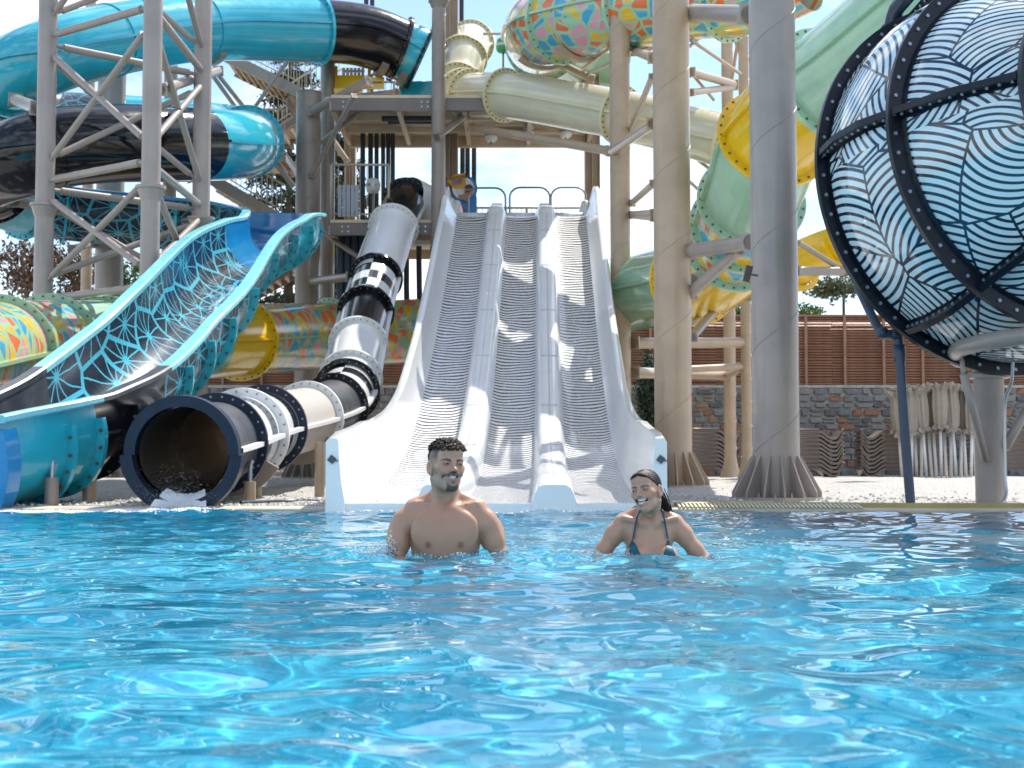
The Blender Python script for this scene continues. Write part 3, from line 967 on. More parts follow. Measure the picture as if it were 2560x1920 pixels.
zz = np.where(dd > 28.4, 5.22 + .58 * (1 - np.exp(-(dd - 28.4) / .28)) * .42, zz)
xc = np.interp(dd, [12.40, 28.4], [-.135, .185])
SP = object.__new__(Path)
SP.p = np.stack([xc, dd, zz], 1); SP.t = dd
SP.len = np.concatenate([[0], np.cumsum(np.linalg.norm(np.diff(SP.p, axis=0), axis=1))])
T = np.gradient(SP.p, axis=0); SP.T = T / np.linalg.norm(T, axis=1)[:, None]
SP.S = np.tile(np.array((1., 0, 0)), (len(dd), 1)); SP.U = np.cross(SP.S, SP.T); SP.U /= np.linalg.norm(SP.U, axis=1)[:, None]
# only straight up: side walls rise vertically at the mouth, square to the slope higher up
def lane_mat(name, strength):
    m, nt, n, l, b = nodes_of(name)
    h = NB(nt)
    u, v, _ = h.sep(h.coord('UV'))
    per = 1.32
    ph = h.math('MULTIPLY', v, 2 * math.pi / per)
    eye = h.math('MULTIPLY', h.math('SINE', ph), h.math('SINE', h.math('MULTIPLY_ADD', u, 9.5, .6)))
    nz = h.math('SUBTRACT', h.noise(h.vmath('MULTIPLY', h.coord('UV'), (1.5, 1.0, 1.)), 1.0, 1), .5)
    vv = h.math('ADD', v, h.math('ADD', h.math('MULTIPLY', eye, .038), h.math('MULTIPLY', nz, .13)))
    w = h.math('ABSOLUTE', h.math('SINE', h.math('MULTIPLY', vv, math.pi / .127)))
    thin = h.math('ADD', .56, h.math('MULTIPLY', h.noise(h.vmath('MULTIPLY', h.coord('UV'), (2., 9., 1.)), 1., 3), .22))
    k = h.math('SUBTRACT', 1.0, h.step(h.math('SUBTRACT', w, thin), -.10, .10))
    foam = h.step(h.noise(h.vmath('MULTIPLY', h.coord('UV'), (14., 3., 1.)), 1., 5, .65), .52, .72)
    k = h.math('MULTIPLY', k, h.math('SUBTRACT', 1.0, h.math('MULTIPLY', foam, .35)))
    l.new(h.mix(h.math('MULTIPLY', k, strength), (.80, .80, .79), (.05, .055, .065)), b.inputs['Base Color'])
    b.inputs['Roughness'].default_value = .22
    b.inputs['Coat Weight'].default_value = .3
    l.new(h.bump(h.math('ADD', h.math('MULTIPLY', foam, .6), h.math('MULTIPLY', k, -.3)), .18, .02), b.inputs['Normal'])
    return m
M['lane'] = lane_mat('lane_stripes', .97)
M['lane_faint'] = lane_mat('wall_stripes', .22)
white = thing('racing_slide', 'wide white three lane slide with wavy black stripes running into the pool', 'slide', (0, 12.7, 0))
PITCHL, LW = 1.0, .60
def lift(d):      # height of outer walls
    return np.interp(d, [12.40, 12.8, 13.6, 14.6, 16.5, 19, 22, 28, 29, 30], [.60, .66, .70, .74, .70, .62, .56, .52, .62, .60])
# lanes
for k in (-1, 0, 1):
    x0 = k * PITCHL
    n = 9
    pr = [(x0 + LW * s, .0 + .03 * (2 * s) ** 4) for s in np.linspace(-.5, .5, n)]
    i0 = 3
    v, f, uv = sweep(SP, pr, False)
    mk('lane', v, f, M['lane'], white, uv=uv)
# dividers: round-shouldered ridges
for k in (-.5, .5):
    x0 = k * PITCHL
    hw = (PITCHL - LW) / 2
    tall = np.interp(dd, [12.40, 12.6, 13.0, 15, 18, 28.4, 30], [.20, .28, .30, .29, .25, .23, .23])
    prof = []
    for q in tall:
        prof.append([(x0 - hw, .03), (x0 - hw + .03, q * .55), (x0 - hw + .06, q * .88), (x0 - hw + .10, q), (x0, q + .004), (x0 + hw - .10, q), (x0 + hw - .06, q * .88), (x0 + hw - .03, q * .55), (x0 + hw, .03)])
    v, f, uv = sweep(SP, prof, False)
    f.append(tuple(range(9)))
    c0 = SP.p[0]
    vv_ = [(c0[0] + x0 + sx * (hw - .005), 12.395, z) for sx, z in ((-1, .06), (-1, -.3), (1, -.3), (1, .06))]
    f.append(tuple(len(v) + q for q in range(4))); v = np.concatenate([v, vv_]); uv = np.concatenate([uv, np.zeros((4, 2))])
    mk('divider', v, f, M['white'], white, uv=uv, auto=60)
    # joints across the divider and down its middle
    b = MB()
    for d0 in (17.2, 19.6, 21.6, 23.6, 25.6, 27.4):
        i = int(np.argmin(abs(dd - d0))); c = SP.p[i] + (x0, 0, 0) + SP.U[i] * (tall[i] + .004)
        b.bar(c - (.12, 0, 0), c + (.12, 0, 0), .014, .006, up=SP.U[i])
    q = SP.cut(12.45, 28.2)
    tl = np.interp(q.t, dd, tall)
    pr = np.stack([np.stack([np.full(len(tl), x0 - .004), tl + .006], 1), np.stack([np.full(len(tl), x0 + .004), tl + .006], 1)], 1)
    vv, ff, _ = sweep(q, pr, False); b.add(vv, ff)
    b.make('joint_line', M['galv'], white)
# outer walls
lh = lift(dd)
for sgn in (-1, 1):
    prof = []
    flare = np.interp(dd, [12.40, 14, 17, 22, 30], [.075, .085, .12, .16, .18])
    for q, fl in zip(lh, flare):
        x0 = PITCHL + LW / 2
        prof.append([(sgn * x0, .03), (sgn * (x0 + .02), .05), (sgn * (x0 + fl * .55), q * .38), (sgn * (x0 + fl * .82), q * .75), (sgn * (x0 + fl * .92), q * .97)])
    v, f, uv = sweep(SP, prof, False)
    if sgn > 0: pass
    mk('side_wall', v, f, M['lane_faint'], white, uv=uv)
    prof = []
    for q, fl in zip(lh, flare):
        x0 = PITCHL + LW / 2
        prof.append([(sgn * (x0 + fl * .92), q * .97), (sgn * (x0 + fl * .98), q), (sgn * (x0 + fl + .07), q), (sgn * (x0 + fl + .095), q - .03), (sgn * (x0 + fl + .095), -.12), (sgn * (x0 + fl + .05), -.14)])
    v, f, uv = sweep(SP, prof, False)
    mk('wall_rim', v, f, M['white'], white, uv=uv, auto=60)
    # rounded front end of the wall
    p0 = SP.p[0]
    x0 = PITCHL + LW / 2
    a = [(x0 - .0, -.3), (x0 + .0, .03), (x0 + .035, .22), (x0 + .055, .44), (x0 + .060, .57), (x0 + .075, .60), (x0 + .145, .60), (x0 + .170, .57), (x0 + .170, -.3)]
    vv = [(p0[0] + sgn * x, p0[1] - .03, p0[2] + z) for x, z in a] + [(p0[0] + sgn * x, p0[1] + .06, p0[2] + z) for x, z in a]
    m_ = len(a)
    ff = [tuple(range(m_))] + [(i, i + 1, i + 1 + m_, i + m_) for i in range(m_ - 1)]
    mk('wall_end', vv, ff, M['white'], white, auto=40)
    b = MB()
    c = p0 + (sgn * (x0 + .115), -.042, .42)
    b.box(c, (.058, .012, .058), np.array(Matrix.Rotation(R(38), 3, 'Y'))); b.box(c + (.03, 0, -.012), (.05, .008, .01))
    b.make('corner_tag', M['hub'], white)
# sill where the lanes meet the pool
b = MB(); b.box(SP.p[0] + (0, .062, -.158), (2.62, .12, .40)); b.make('front_sill', M['white'], white)
# underside
v, f, uv = sweep(SP, [(-1.55, -.13), (1.55, -.13)], False); mk('underside', v, f, M['white_mat'], white)
# crest humps of water at the top of each lane
M['crest'] = surf('churned_water', (.74, .77, .80), .3, var=.2, vs=20, bump=.8)
for k in (-1, 0, 1):
    b = MB()
    c = SP.p[np.argmin(abs(dd - 29.3))] + (k * PITCHL, 0, .02)
    b.rod(c - (.30, 0, 0), c + (.30, 0, 0), .10, n=12)
    b.make('water_crest', M['crest'], white, smooth=True)
# little blocks at the lane heads, with hoops
for k, x in ((0, -.5), (1, .5)):
    c = SP.p[np.argmin(abs(dd - 30.0))] + (x * PITCHL, 0, .06)
    b = MB(); b.box(c + (0, .1, .10), (.30, .5, .34)); b.make('lane_block', M['white_mat'], white, auto=30)
    b = MB(); b.box(c + (0, .1, .32), (.22, .2, .09)); b.make('hoop_foot', M['galv'], white)
for sgn in (-1, 1):
    c = SP.p[np.argmin(abs(dd - 30.0))] + (sgn * 1.42, 0, .3)
    b = MB()
    b.lathe(c + (-sgn * .06, .1, -.62), [(.20, 0), (.18, .40), (.12, .66), (.08, .80), (.0, .84)], 16)
    b.make('side_horn', M['white'], white, smooth=True)
hz0 = SP.p[-6][2]
for k, (xa, xb) in enumerate(((1012, 1092), (1101, 1188), (1190, 1266))):
    d = 30.2
    A, B_ = Q(xa, 470, d), Q(xb, 470, d)
    zt = Q(0, 405 if k else 406, d)[2]
    pts = [A, (A[0], d, zt - .22)]
    for t in np.linspace(0, 90, 6)[1:]:
        pts.append((A[0] + .22 * (1 - math.cos(R(t))), d, zt - .22 + .22 * math.sin(R(t))))
    for t in np.linspace(90, 0, 6):
        pts.append((B_[0] - .22 * (1 - math.cos(R(t))), d, zt - .22 + .22 * math.sin(R(t))))
    pts.append(B_)
    b = MB(); b.path(pts, .022); o = b.make('steel_hoop', M['railsteel'], smooth=True)
    props(o, ['left of the three steel hoops above the white slide next to the swimmer sign', 'middle one of the three steel hoops above the white slide lanes', 'right of the three steel hoops above the white slide near the beige pillar'][k], 'hoop', 'hoops over the lane heads')
# ------------------------------------------------------------------ steel columns
def gz(x, y): return float(ground_z(x, y))
def column(name, label, x22, d, dia, m, y_top=None, base=False, cap=False, weld=True, group='steel columns of the slide towers', flange_at=None, top_z=None, x_top=None, foot=False):
    """a vertical tube column; x22: its axis in the 2212 px view of the photograph near eye level"""
    x = float(Q(x22, 1000, d)[0])
    z0 = gz(x, d) - .06
    z1 = top_z if top_z is not None else float(Q(x22, y_top if y_top is not None else -120, d)[2])
    t = thing(name, label, 'column', (x, d, z0), group)
    b = MB(); b.lathe((x, d, z0), [(dia / 2, 0), (dia / 2, z1 - z0)], 40)
    if cap: b.lathe((x, d, z1), [(dia / 2, 0), (dia / 2 + .012, .004), (dia / 2 + .012, .03), (.01, .035)], 40)
    b.make('shaft', M[m], t, smooth=True, auto=40)
    if weld:
        pts = []
        turns = (z1 - z0) / (dia * 2.3)
        for k in range(int(turns * 24)):
            a = 2 * math.pi * k / 24 + x * 3
            pts.append((x + math.cos(a) * (dia / 2 + .0005), d + math.sin(a) * (dia / 2 + .0005), z0 + .3 + (z1 - z0 - .3) * k / (turns * 24)))
        b = MB(); b.path(pts, .0045, 5); b.make('weld_seam', M[m], t, smooth=True)
    if base:
        b = MB(); b.lathe((x, d, z0), [(dia * .98, .03), (dia * .98, .085), (dia / 2, .09)], 32); b.make('base_plate', M[m], t)
        n = 14
        bq = MB()
        for i in range(n):
            a = 2 * math.pi * i / n
            q = np.array((x + math.cos(a) * dia * .78, d + math.sin(a) * dia * .78, z0 + .085))
            bq.rod(q, q + (0, 0, .05), .012, n=6); bq.rod(q, q + (0, 0, .022), .022, n=6)
        bq.make('anchor_bolts', M['bolt'], t, kind='stuff')
        for i in range(n):
            a = 2 * math.pi * (i + .5) / n
            dr = np.array((math.cos(a), math.sin(a), 0)); sd_ = np.array((-math.sin(a), math.cos(a), 0)) * .009
            c = np.array((x, d, z0))
            hgt = dia * 1.05
            q = [c + dr * dia * .49 + (0, 0, .08), c + dr * dia * .95 + (0, 0, .08), c + dr * dia * .95 + (0, 0, .14), c + dr * dia * .53 + (0, 0, hgt), c + dr * dia * .49 + (0, 0, hgt)]
            vv = [p + sd_ for p in q] + [p - sd_ for p in q]
            b = MB(); b.add(vv, [(0, 1, 2, 3, 4), (9, 8, 7, 6, 5)] + [(k, k + 5, (k + 1) % 5 + 5, (k + 1) % 5) for k in range(5)])
            b.make('stiffener', M[m], t)
    if foot:
        b = MB(); b.lathe((x, d, z0), [(dia * .95, .0), (dia * .9, .1), (dia * .62, .32), (dia * .5, .5)], 24); b.make('foot', M[m], t, smooth=True)
    for y in (flange_at or []):
        zf = float(Q(x22, y, d)[2])
        b = MB(); b.lathe((x, d, zf), [(dia / 2, -.16), (dia / 2 + .06, -.02), (dia / 2 + .075, -.02), (dia / 2 + .075, .02), (dia / 2, .025)], 32)
        b.make('joint_flange', M[m], t, auto=40)
    return t, x, z1

column('steel_column', 'thick grey column nearest the water, standing left of the patterned ball', 1677, 14.95, .485, 'greypaint', base=True)
column('steel_column', 'thick beige column rising from the gravel right beside the end of the white slide', 1455, 19.2, .50, 'beige', base=True)
column('steel_column', 'beige column whose foot is hidden behind the right edge of the white slide', 1342, 25, .355, 'beige')
column('steel_column', 'thin beige column with flared foot in front of the dark lounger stack', 1578, 31, .26, 'beige', foot=True, y_top=-20)
column('steel_column', 'thin beige column just left of the thick grey column', 1614, 28, .205, 'beige', foot=True, y_top=20)
column('steel_column', 'stout flat topped column left of the black and white tube', 661, 29.6, .52, 'taupe', y_top=203, base=True, cap=True)
column('steel_column', 'slim taupe column just right of the stout flat topped one', 703, 30.6, .315, 'taupe', y_top=60)
column('steel_column', 'slim brown column between the tower deck and the cream tube', 945, 28.2, .275, 'taupe', flange_at=[2])
column('steel_column', 'fat grey column inside the coils of the turquoise slide', 229, 29, .56, 'greypaint', y_top=100, base=True)
column('steel_column', 'thin tan column behind the left edge of the steel lattice tower', 180, 34, .26, 'beige')
column('steel_column', 'taupe column seen between the middle and right legs of the lattice tower', 358, 32, .30, 'taupe')
def h_column(label, x22, d, w, m, y_top=-100, y_bot=None):
    x = float(Q(x22, 1000, d)[0]); z1 = float(Q(x22, y_top, d)[2]); z0 = gz(x, d)
    t = thing('steel_column', label, 'column', (x, d, z0), 'steel columns of the slide towers')
    hh = z1 - z0; zc = (z0 + z1) / 2
    b = MB(); b.box((x, d, zc), (.014, w * .9, hh)); b.make('web_plate', M[m], t)
    for s in (-1, 1):
        b = MB(); b.box((x + s * w / 2, d, zc), (.02, w * .95, hh)); b.make('flange_plate', M[m], t)
    b = MB(); b.box((x, d + .02, zc), (w, .02, hh - .01)); b.make('cover_plate', M[m], t)
    return t
h_column('square beige column directly behind the brown one by the cream tube', 970, 31.2, .34, 'beige')
h_column('square beige column right of the hoops above the white slide', 1281, 31.5, .32, 'beige', y_top=96)
h_column('square tan column of the stair tower behind the black pipes', 753, 34, .25, 'beige', y_top=268)

# ------------------------------------------------------------------ lattice tower at left
tw = thing('lattice_tower', 'triangular steel lattice tower of three tall legs with crossed braces at left', 'tower', Q(300, 1000, 21.5) * (1, 1, 0))
LEG = {'a': (90, 22.0, .29), 'b': (320, 20.5, .275), 'c': (430, 23.8, .295)}
lx = {}
FLANGE_Y = {'a': 443, 'b': 405, 'c': 472}
for k, (x22, d, dia) in LEG.items():
    x = float(Q(x22 if k != 'b' else 320, 800, d)[0]); lx[k] = (x, d)
    b = MB(); b.lathe((x, d, gz(x, d)), [(dia / 2, 0), (dia / 2, 10.5)], 32); o = b.make('leg', M['greypaint'], tw, smooth=True)
    zf = float(Q(x22, FLANGE_Y[k], d)[2])
    b = MB(); b.lathe((x, d, zf), [(dia / 2, -.2), (dia / 2 + .055, -.03), (dia / 2 + .08, -.025), (dia / 2 + .08, .02), (dia / 2, .025)], 32)
    b.make('joint_flange', M['greypaint'], o, auto=40)
def lz(y22, k): return float(Q(0, y22, LEG[k][1])[2])
def brace(k1, z1, k2, z2, r=.052):
    a = np.array((*lx[k1], z1)); c = np.array((*lx[k2], z2))
    u = (c - a) / np.linalg.norm(c - a)
    a2, c2 = a + u * .12, c - u * .12
    b = MB(); b.rod(a2 + u * .14, c2 - u * .14, r, n=12)
    b.rod(a2, a2 + u * .16, r * .55, n=8); b.rod(c2 - u * .16, c2, r * .55, n=8)
    b.rod(a2 + u * .12, a2 + u * .2, r * .6, r, n=12); b.rod(c2 - u * .2, c2 - u * .12, r, r * .6, n=12)
    b.make('brace', M['greypaint'], tw, smooth=True, auto=45)
ZL = [2.95, 4.78, 7.05, 9.3]
for (k1, k2) in (('a', 'b'), ('b', 'c'), ('a', 'c')):
    for i, z in enumerate(ZL):
        dz = {'ab': 0, 'bc': -.06, 'ac': -.12}[k1 + k2]
        brace(k1, z + dz, k2, z + dz, .06)
    for z0, z1 in zip(ZL[:-1], ZL[1:]):
        e = {'ab': .22, 'bc': .26, 'ac': .32}[k1 + k2]
        brace(k1, z0 + e, k2, z1 - e); brace(k1, z1 - e, k2, z0 + e)

# ------------------------------------------------------------------ outrigger arms and struts (each one a thing of its own)
ARM = 'steel arms and struts that carry the slides'
def strut(label, a, b_, r, m='taupe', plates=True, name='steel_strut', cat='strut'):
    a, b_ = np.asarray(a, float), np.asarray(b_, float)
    t = thing(name, label, cat, a, ARM)
    b = MB(); b.rod(a, b_, r, n=14); b.make('tube', M[m], t, smooth=True, auto=45)
    if plates:
        u = (b_ - a) / np.linalg.norm(b_ - a)
        for p, s in ((a, 1), (b_, -1)):
            b = MB(); b.bar(p + u * s * .0, p + u * s * .04, r * 2.3, r * 2.3); b.make('end_plate', M[m], t)
    return t
def D(cx, cy, ox, oy, d): return P(ox + cx / 2.765, oy + cy / 2.765, d)
strut('thick arm rising right from the stout column to under the black tube section', D(490, 775, 600, 0, 29.3), D(890, 560, 600, 0, 28.6), .095)
strut('long arm under the tower deck reaching right from the slim taupe column', D(560, 700, 600, 0, 30.4), D(1085, 640, 600, 0, 28.9), .075)
strut('brace climbing from the stout column up to the black tube arm', D(495, 1215, 600, 0, 29.3), D(790, 660, 600, 0, 27.6), .05)
strut('brace climbing from the slim taupe column to the deck arm', D(535, 1000, 600, 0, 30.4), D(940, 690, 600, 0, 28.6), .05)
strut('thin strut sloping down from the stout column behind the white tube', D(520, 330, 600, 450, 29.3), D(830, 540, 600, 450, 28.6), .05)
strut('level strut joining the stout column to the white tube', D(500, 700, 600, 450, 29.3), D(770, 670, 600, 450, 27.0), .085)
strut('arm from the brown column up to the cream tube', D(1360, 950, 600, 0, 28.0), D(1560, 790, 600, 0, 29.0), .07)
strut('long pale arm sloping down right beneath the cream tube', D(1600, 880, 600, 0, 29.0), D(900, 1045, 1200, 0, 26.0), .085, 'beige')
strut('pale arm rising right from the beige column to the thick grey beige one', D(905, 1050, 1200, 0, 25.2), D(1195, 855, 1200, 0, 19.6), .075, 'beige')
strut('thin stay from the cream tube flange up to the beige column', D(1020, 940, 1200, 0, 25.8), D(1190, 530, 1200, 0, 20.2), .045, 'beige')
strut('level rod under the cream tube that carries two round lamps', D(120, 905, 1200, 0, 30.4), D(730, 905, 1200, 0, 30.6), .05, 'beige')
strut('bracket arm under the left end of the mosaic tube', D(590, 455, 1200, 0, 27.8), D(770, 545, 1200, 0, 27.0), .07, 'beige')
strut('bracket arm under the mosaic tube just left of the thick beige column', D(1075, 355, 1200, 0, 25.6), D(1200, 400, 1200, 0, 20.5), .075, 'beige')
strut('stay from the right beige column up towards the mosaic tube', D(905, 435, 1200, 0, 25.2), D(720, 520, 1200, 0, 27.4), .03, 'beige', False)
strut('upper stay from the right beige column to the mosaic tube', D(940, 300, 1200, 0, 25.2), D(700, 480, 1200, 0, 27.6), .03, 'beige', False)
strut('beam crossing between the two thick columns at the top under the mosaic tube', D(1455, 85, 1200, 0, 19.3), D(1860, 100, 1200, 0, 17.6), .115, 'greypaint')
strut('sloping beam between the thick columns above the cream tube', D(1455, 500, 1200, 0, 24.5), D(1760, 585, 1200, 0, 26.5), .075, 'beige')
strut('lower beam between the thick columns above the cream tube', D(1455, 640, 1200, 0, 24.5), D(1760, 600, 1200, 0, 26.5), .06, 'beige')
strut('long stay falling right across the gap between the thick columns', D(1455, 275, 1200, 0, 24.5), D(1800, 510, 1200, 0, 27), .035, 'beige', False)
strut('thin stay falling left from the mosaic tube to the thick beige column', D(1620, 180, 1200, 0, 26), D(1450, 320, 1200, 0, 24.5), .03, 'beige', False)
strut('thin stay falling from the cross beam beside the yellow elbow', D(1465, 510, 1200, 0, 25), D(1615, 690, 1200, 0, 26), .03, 'beige', False)
strut('right thin rod crossing the pale columns high between the thick columns', D(1800, 160, 1200, 0, 28), D(1740, 560, 1200, 0, 29), .035, 'beige', False)
strut('left thin rod crossing the pale columns high between the thick columns', D(1715, 160, 1200, 0, 28), D(1815, 420, 1200, 0, 28), .03, 'beige', False)
strut('stay under the cream tube falling right in the gap between thick columns', D(1465, 1075, 1200, 0, 25), D(1590, 1170, 1200, 0, 25), .03, 'beige', False)
strut('stay falling right above the mosaic bend in the gap between thick columns', D(1455, 1260, 1200, 0, 25), D(1560, 1360, 1200, 0, 24), .03, 'beige', False)
strut('upper arm right of the beige column pointing up to the thick beige one', D(1050, 160, 1200, 450, 25), D(1200, 25, 1200, 450, 21), .055, 'beige')
strut('middle arm right of the beige column reaching the thick beige one', D(1050, 235, 1200, 450, 25), D(1200, 225, 1200, 450, 21), .05, 'beige')
strut('lowest of three arms right of the beige column', D(1050, 250, 1200, 450, 25), D(1200, 265, 1200, 450, 21), .045, 'beige')
strut('thick arm from the thick beige column under the mosaic bend', D(1425, 495, 1200, 450, 19.2), D(1865, 430, 1200, 450, 17.6), .095, 'greypaint')
strut('diagonal arm from the thick beige column up to the mosaic bend', D(1450, 790, 1200, 450, 19.2), D(1790, 480, 1200, 450, 18.2), .075, 'greypaint')
strut('arm sloping down right under the lower yellow elbow', D(1465, 700, 1200, 450, 20.5), D(1840, 790, 1200, 450, 24.5), .10, 'greypaint')
strut('diagonal strut below the lower yellow elbow', D(1465, 1085, 1200, 450, 21), D(1720, 790, 1200, 450, 23), .07, 'greypaint')
strut('thin strut below the lower yellow elbow in front of the fence', D(1465, 985, 1200, 450, 22), D(1600, 900, 1200, 450, 24), .05, 'beige', False)
strut('upper level beam behind the thick beige column in front of the fence', D(1060, 1128, 1200, 450, 25), D(1810, 1124, 1200, 450, 28), .10, 'beige')
strut('lower level beam behind the thick beige column in front of the fence', D(1060, 1332, 1200, 450, 25), D(1700, 1352, 1200, 450, 30.8), .10, 'beige')
strut('short beam tying the two thin beige columns together', D(1700, 1352, 1200, 450, 30.8), D(1815, 1295, 1200, 450, 28), .085, 'beige')
strut('beam behind the lower level beam across the thin beige columns', D(1400, 1310, 1200, 450, 27), D(1815, 1290, 1200, 450, 28), .07, 'beige')
strut('arm under the yellow chute left of the ball', D(640, 630, 1760, 450, 25), D(980, 632, 1760, 450, 25.5), .08, 'greypaint')
strut('stay under the yellow chute left of the ball', D(655, 435, 1760, 450, 25), D(940, 610, 1760, 450, 25.5), .05, 'greypaint', False)
strut('bracket arm left of the lattice tower holding the upper coil', D(105, 690, 0, 0, 23.9), D(260, 750, 0, 0, 22.2), .10, 'greypaint')
strut('bracket arm left of the lattice tower holding the lower coil', D(95, 1385, 0, 0, 24), D(640, 1500, 0, 0, 28.8), .10, 'greypaint')
strut('bracket arm from the lattice tower up to the turquoise coil', D(1105, 620, 0, 0, 21.4), D(1510, 490, 0, 0, 27), .085, 'greypaint')
strut('arm under the back trough beside the fat grey column', D(500, 480, 0, 450, 27), D(640, 440, 0, 450, 28.8), .08, 'greypaint')
strut('beam behind the lattice tower carrying the stairs', D(830, 1225, 0, 0, 31), D(1320, 1225, 0, 0, 32), .11, 'taupe')
strut('upper stay behind the turquoise coil falling right towards the stairs', D(1500, 505, 0, 0, 31), D(1700, 760, 0, 0, 33), .05, 'taupe', False)
strut('lower stay behind the turquoise coil falling right towards the stairs', D(1475, 530, 0, 0, 31), D(1640, 760, 0, 0, 33), .05, 'taupe', False)
strut('level strut under the end of the upper trough', D(1620, 590, 0, 450, 26), D(1960, 650, 0, 450, 26.5), .09, 'taupe')
strut('lower strut under the upper trough beside the stairs', D(1590, 810, 0, 450, 26), D(2010, 620, 0, 450, 26.5), .08, 'taupe')

# short posts under the slide ends
def post(label, x22, y0, y1, d, dia, m='taupe', fork=True):
    a = Q(x22, y0, d); z0 = gz(a[0], d) - .02 if d > 13.1 else .03
    t = thing('support_post', label, 'post', (a[0], d, z0), 'short posts under the slide ends')
    b = MB(); b.lathe((a[0], d, z0), [(dia / 2, 0), (dia / 2, a[2] - z0), (.0, a[2] - z0 + .003)], 20); b.make('post', M[m], t, smooth=True, auto=40)
    if fork:
        b = MB(); b.path([a, a + (0, 0, .16), a + (.02, .02, .20)], .022); b.make('fork_rod', M['galv'], t, smooth=True)
        b = MB(); b.box(a + (-.07, .03, .15), (.16, .02, .13), np.array(Matrix.Rotation(R(-28), 3, 'Y'))); b.make('saddle_plate', M['taupe'], t)
post('short grey post with a fork under the turquoise end of the trough slide', 112, 1032, 1090, 13.1, .125)
post('tan post under the black part of the trough slide', 194, 978, 1080, 13.9, .135, 'beige', False)
post('short post with a black cable under the dark tube mouth', 540, 1040, 1085, 14.0, .115, 'beige')
post('tall tan post between the white tube and the white slide', 691, 955, 1070, 16.2, .115, 'beige', False)
post('post just behind the short one under the dark tube mouth', 556, 1010, 1072, 15.5, .10, 'beige', False)
b = MB(); b.path([Q(520, 1085, 13.6), Q(600, 1082, 14.2), Q(650, 1080, 14.6), Q(690, 1083, 14.4)], .014)
props(b.make('cable', M['bluepipe'], smooth=True), 'dark cable lying on the gravel behind the dark tube mouth', 'cable')

# ------------------------------------------------------------------ tower decks
def deck(label, y_front, xa, xb, d0, d1, pipes=False):
    z = float(Q(0, y_front, d0)[2])
    A, B_ = float(Q(xa, 500, d0)[0]), float(Q(xb, 500, d0)[0])
    t = thing('tower_deck', label, 'platform', ((A + B_) / 2, d0, z))
    b = MB(); b.box(((A + B_) / 2, d0, z), (B_ - A, .12, .24)); b.make('front_beam', M['steel'], t)
    b = MB(); b.box(((A + B_) / 2, d1, z), (B_ - A, .12, .24)); b.make('back_beam', M['deck'], t)
    b = MB(); b.box(((A + B_) / 2, (d0 + d1) / 2, z + .16), (B_ - A, d1 - d0 + .1, .06)); b.make('floor_plate', M['deck'], t)
    n = max(2, int((B_ - A) / 1.2))
    for i in range(n + 1):
        x = A + (B_ - A) * i / n
        b = MB(); b.box((x, (d0 + d1) / 2, z), (.09, d1 - d0 - .13, .18)); b.make('joist', M['deck'], t)
    for k in (1, 2):
        y = d0 + (d1 - d0) * k / 3
        for i in range(n):
            b = MB(); b.box((A + (B_ - A) * (i + .5) / n, y, z + .02), ((B_ - A) / n - .1, .07, .14)); b.make('cross_beam', M['deck'], t)
    b = MB()
    for sx in np.linspace(A + .3, B_ - .3, 4):
        for q in (-.06, .06):
            for w in (-.05, .05): b.rod((sx + q, d0 - .075, z + w), (sx + q, d0 - .05, z + w), .018, n=6)
    b.make('bolts', M['galv'], t, kind='stuff')
    return t, A, B_, z
D1, A1, B1, Z1 = deck('upper tower deck with a dark front beam beneath the black tube section', 227, 714, 1290, 28.3, 31.6)
D2, A2, B2, Z2 = deck('lower tower deck where the black and white tube begins', 496, 714, 945, 28.5, 31.8)
def railing(label, x0, x1, d, z, h, sp=.13, m='rail', mids=(.5,)):
    t = thing('deck_railing', label, 'railing', ((x0 + x1) / 2, d, z), 'railings of the slide tower')
    b = MB(); b.rod((x0, d, z + h), (x1, d, z + h), .026, n=8); b.make('top_rail', M[m], t, smooth=True)
    b = MB(); b.rod((x0, d, z + .12), (x1, d, z + .12), .018, n=8); b.make('bottom_rail', M[m], t, smooth=True)
    b = MB(); n = int((x1 - x0) / sp)
    for i in range(1, n): b.box((x0 + (x1 - x0) * i / n, d, z + h / 2 + .06), (.013, .013, h - .13))
    b.make('bars', M[m], t, kind='stuff')
    for i in range(int((x1 - x0) / 1.6) + 2):
        x = x0 + (x1 - x0) * min(1, i / (int((x1 - x0) / 1.6) + 1))
        b = MB(); b.rod((x, d, z), (x, d, z + h), .028, n=8); b.make('rail_post', M[m], t, smooth=True)
    return t
railing('railing on the upper deck behind the yellow panel', A1, float(Q(950, 0, 31.6)[0]), 31.4, Z1 + .2, 1.1)
railing('railing on the upper deck behind the green lamp', float(Q(1045, 0, 31.5)[0]), float(Q(1270, 0, 31.5)[0]), 31.4, Z1 + .2, 1.1)
railing('railing on the lower deck beside the grey slatted panel', A2, float(Q(842, 0, 28.6)[0]), 28.55, Z2 + .2, 1.12)
railing('railing between the white slide top and the sky', float(Q(1000, 0, 32)[0]), float(Q(1275, 0, 32)[0]), 32.0, float(Q(0, 492, 32)[2]), float(Q(0, 449, 32)[2] - Q(0, 492, 32)[2]), .11)
strut('long level bar above the upper deck crossing the sky behind the cream tube', Q(855, 73, 31.8), Q(1108, 73, 31.8), .03, 'beige', False, 'roof_bar', 'bar')
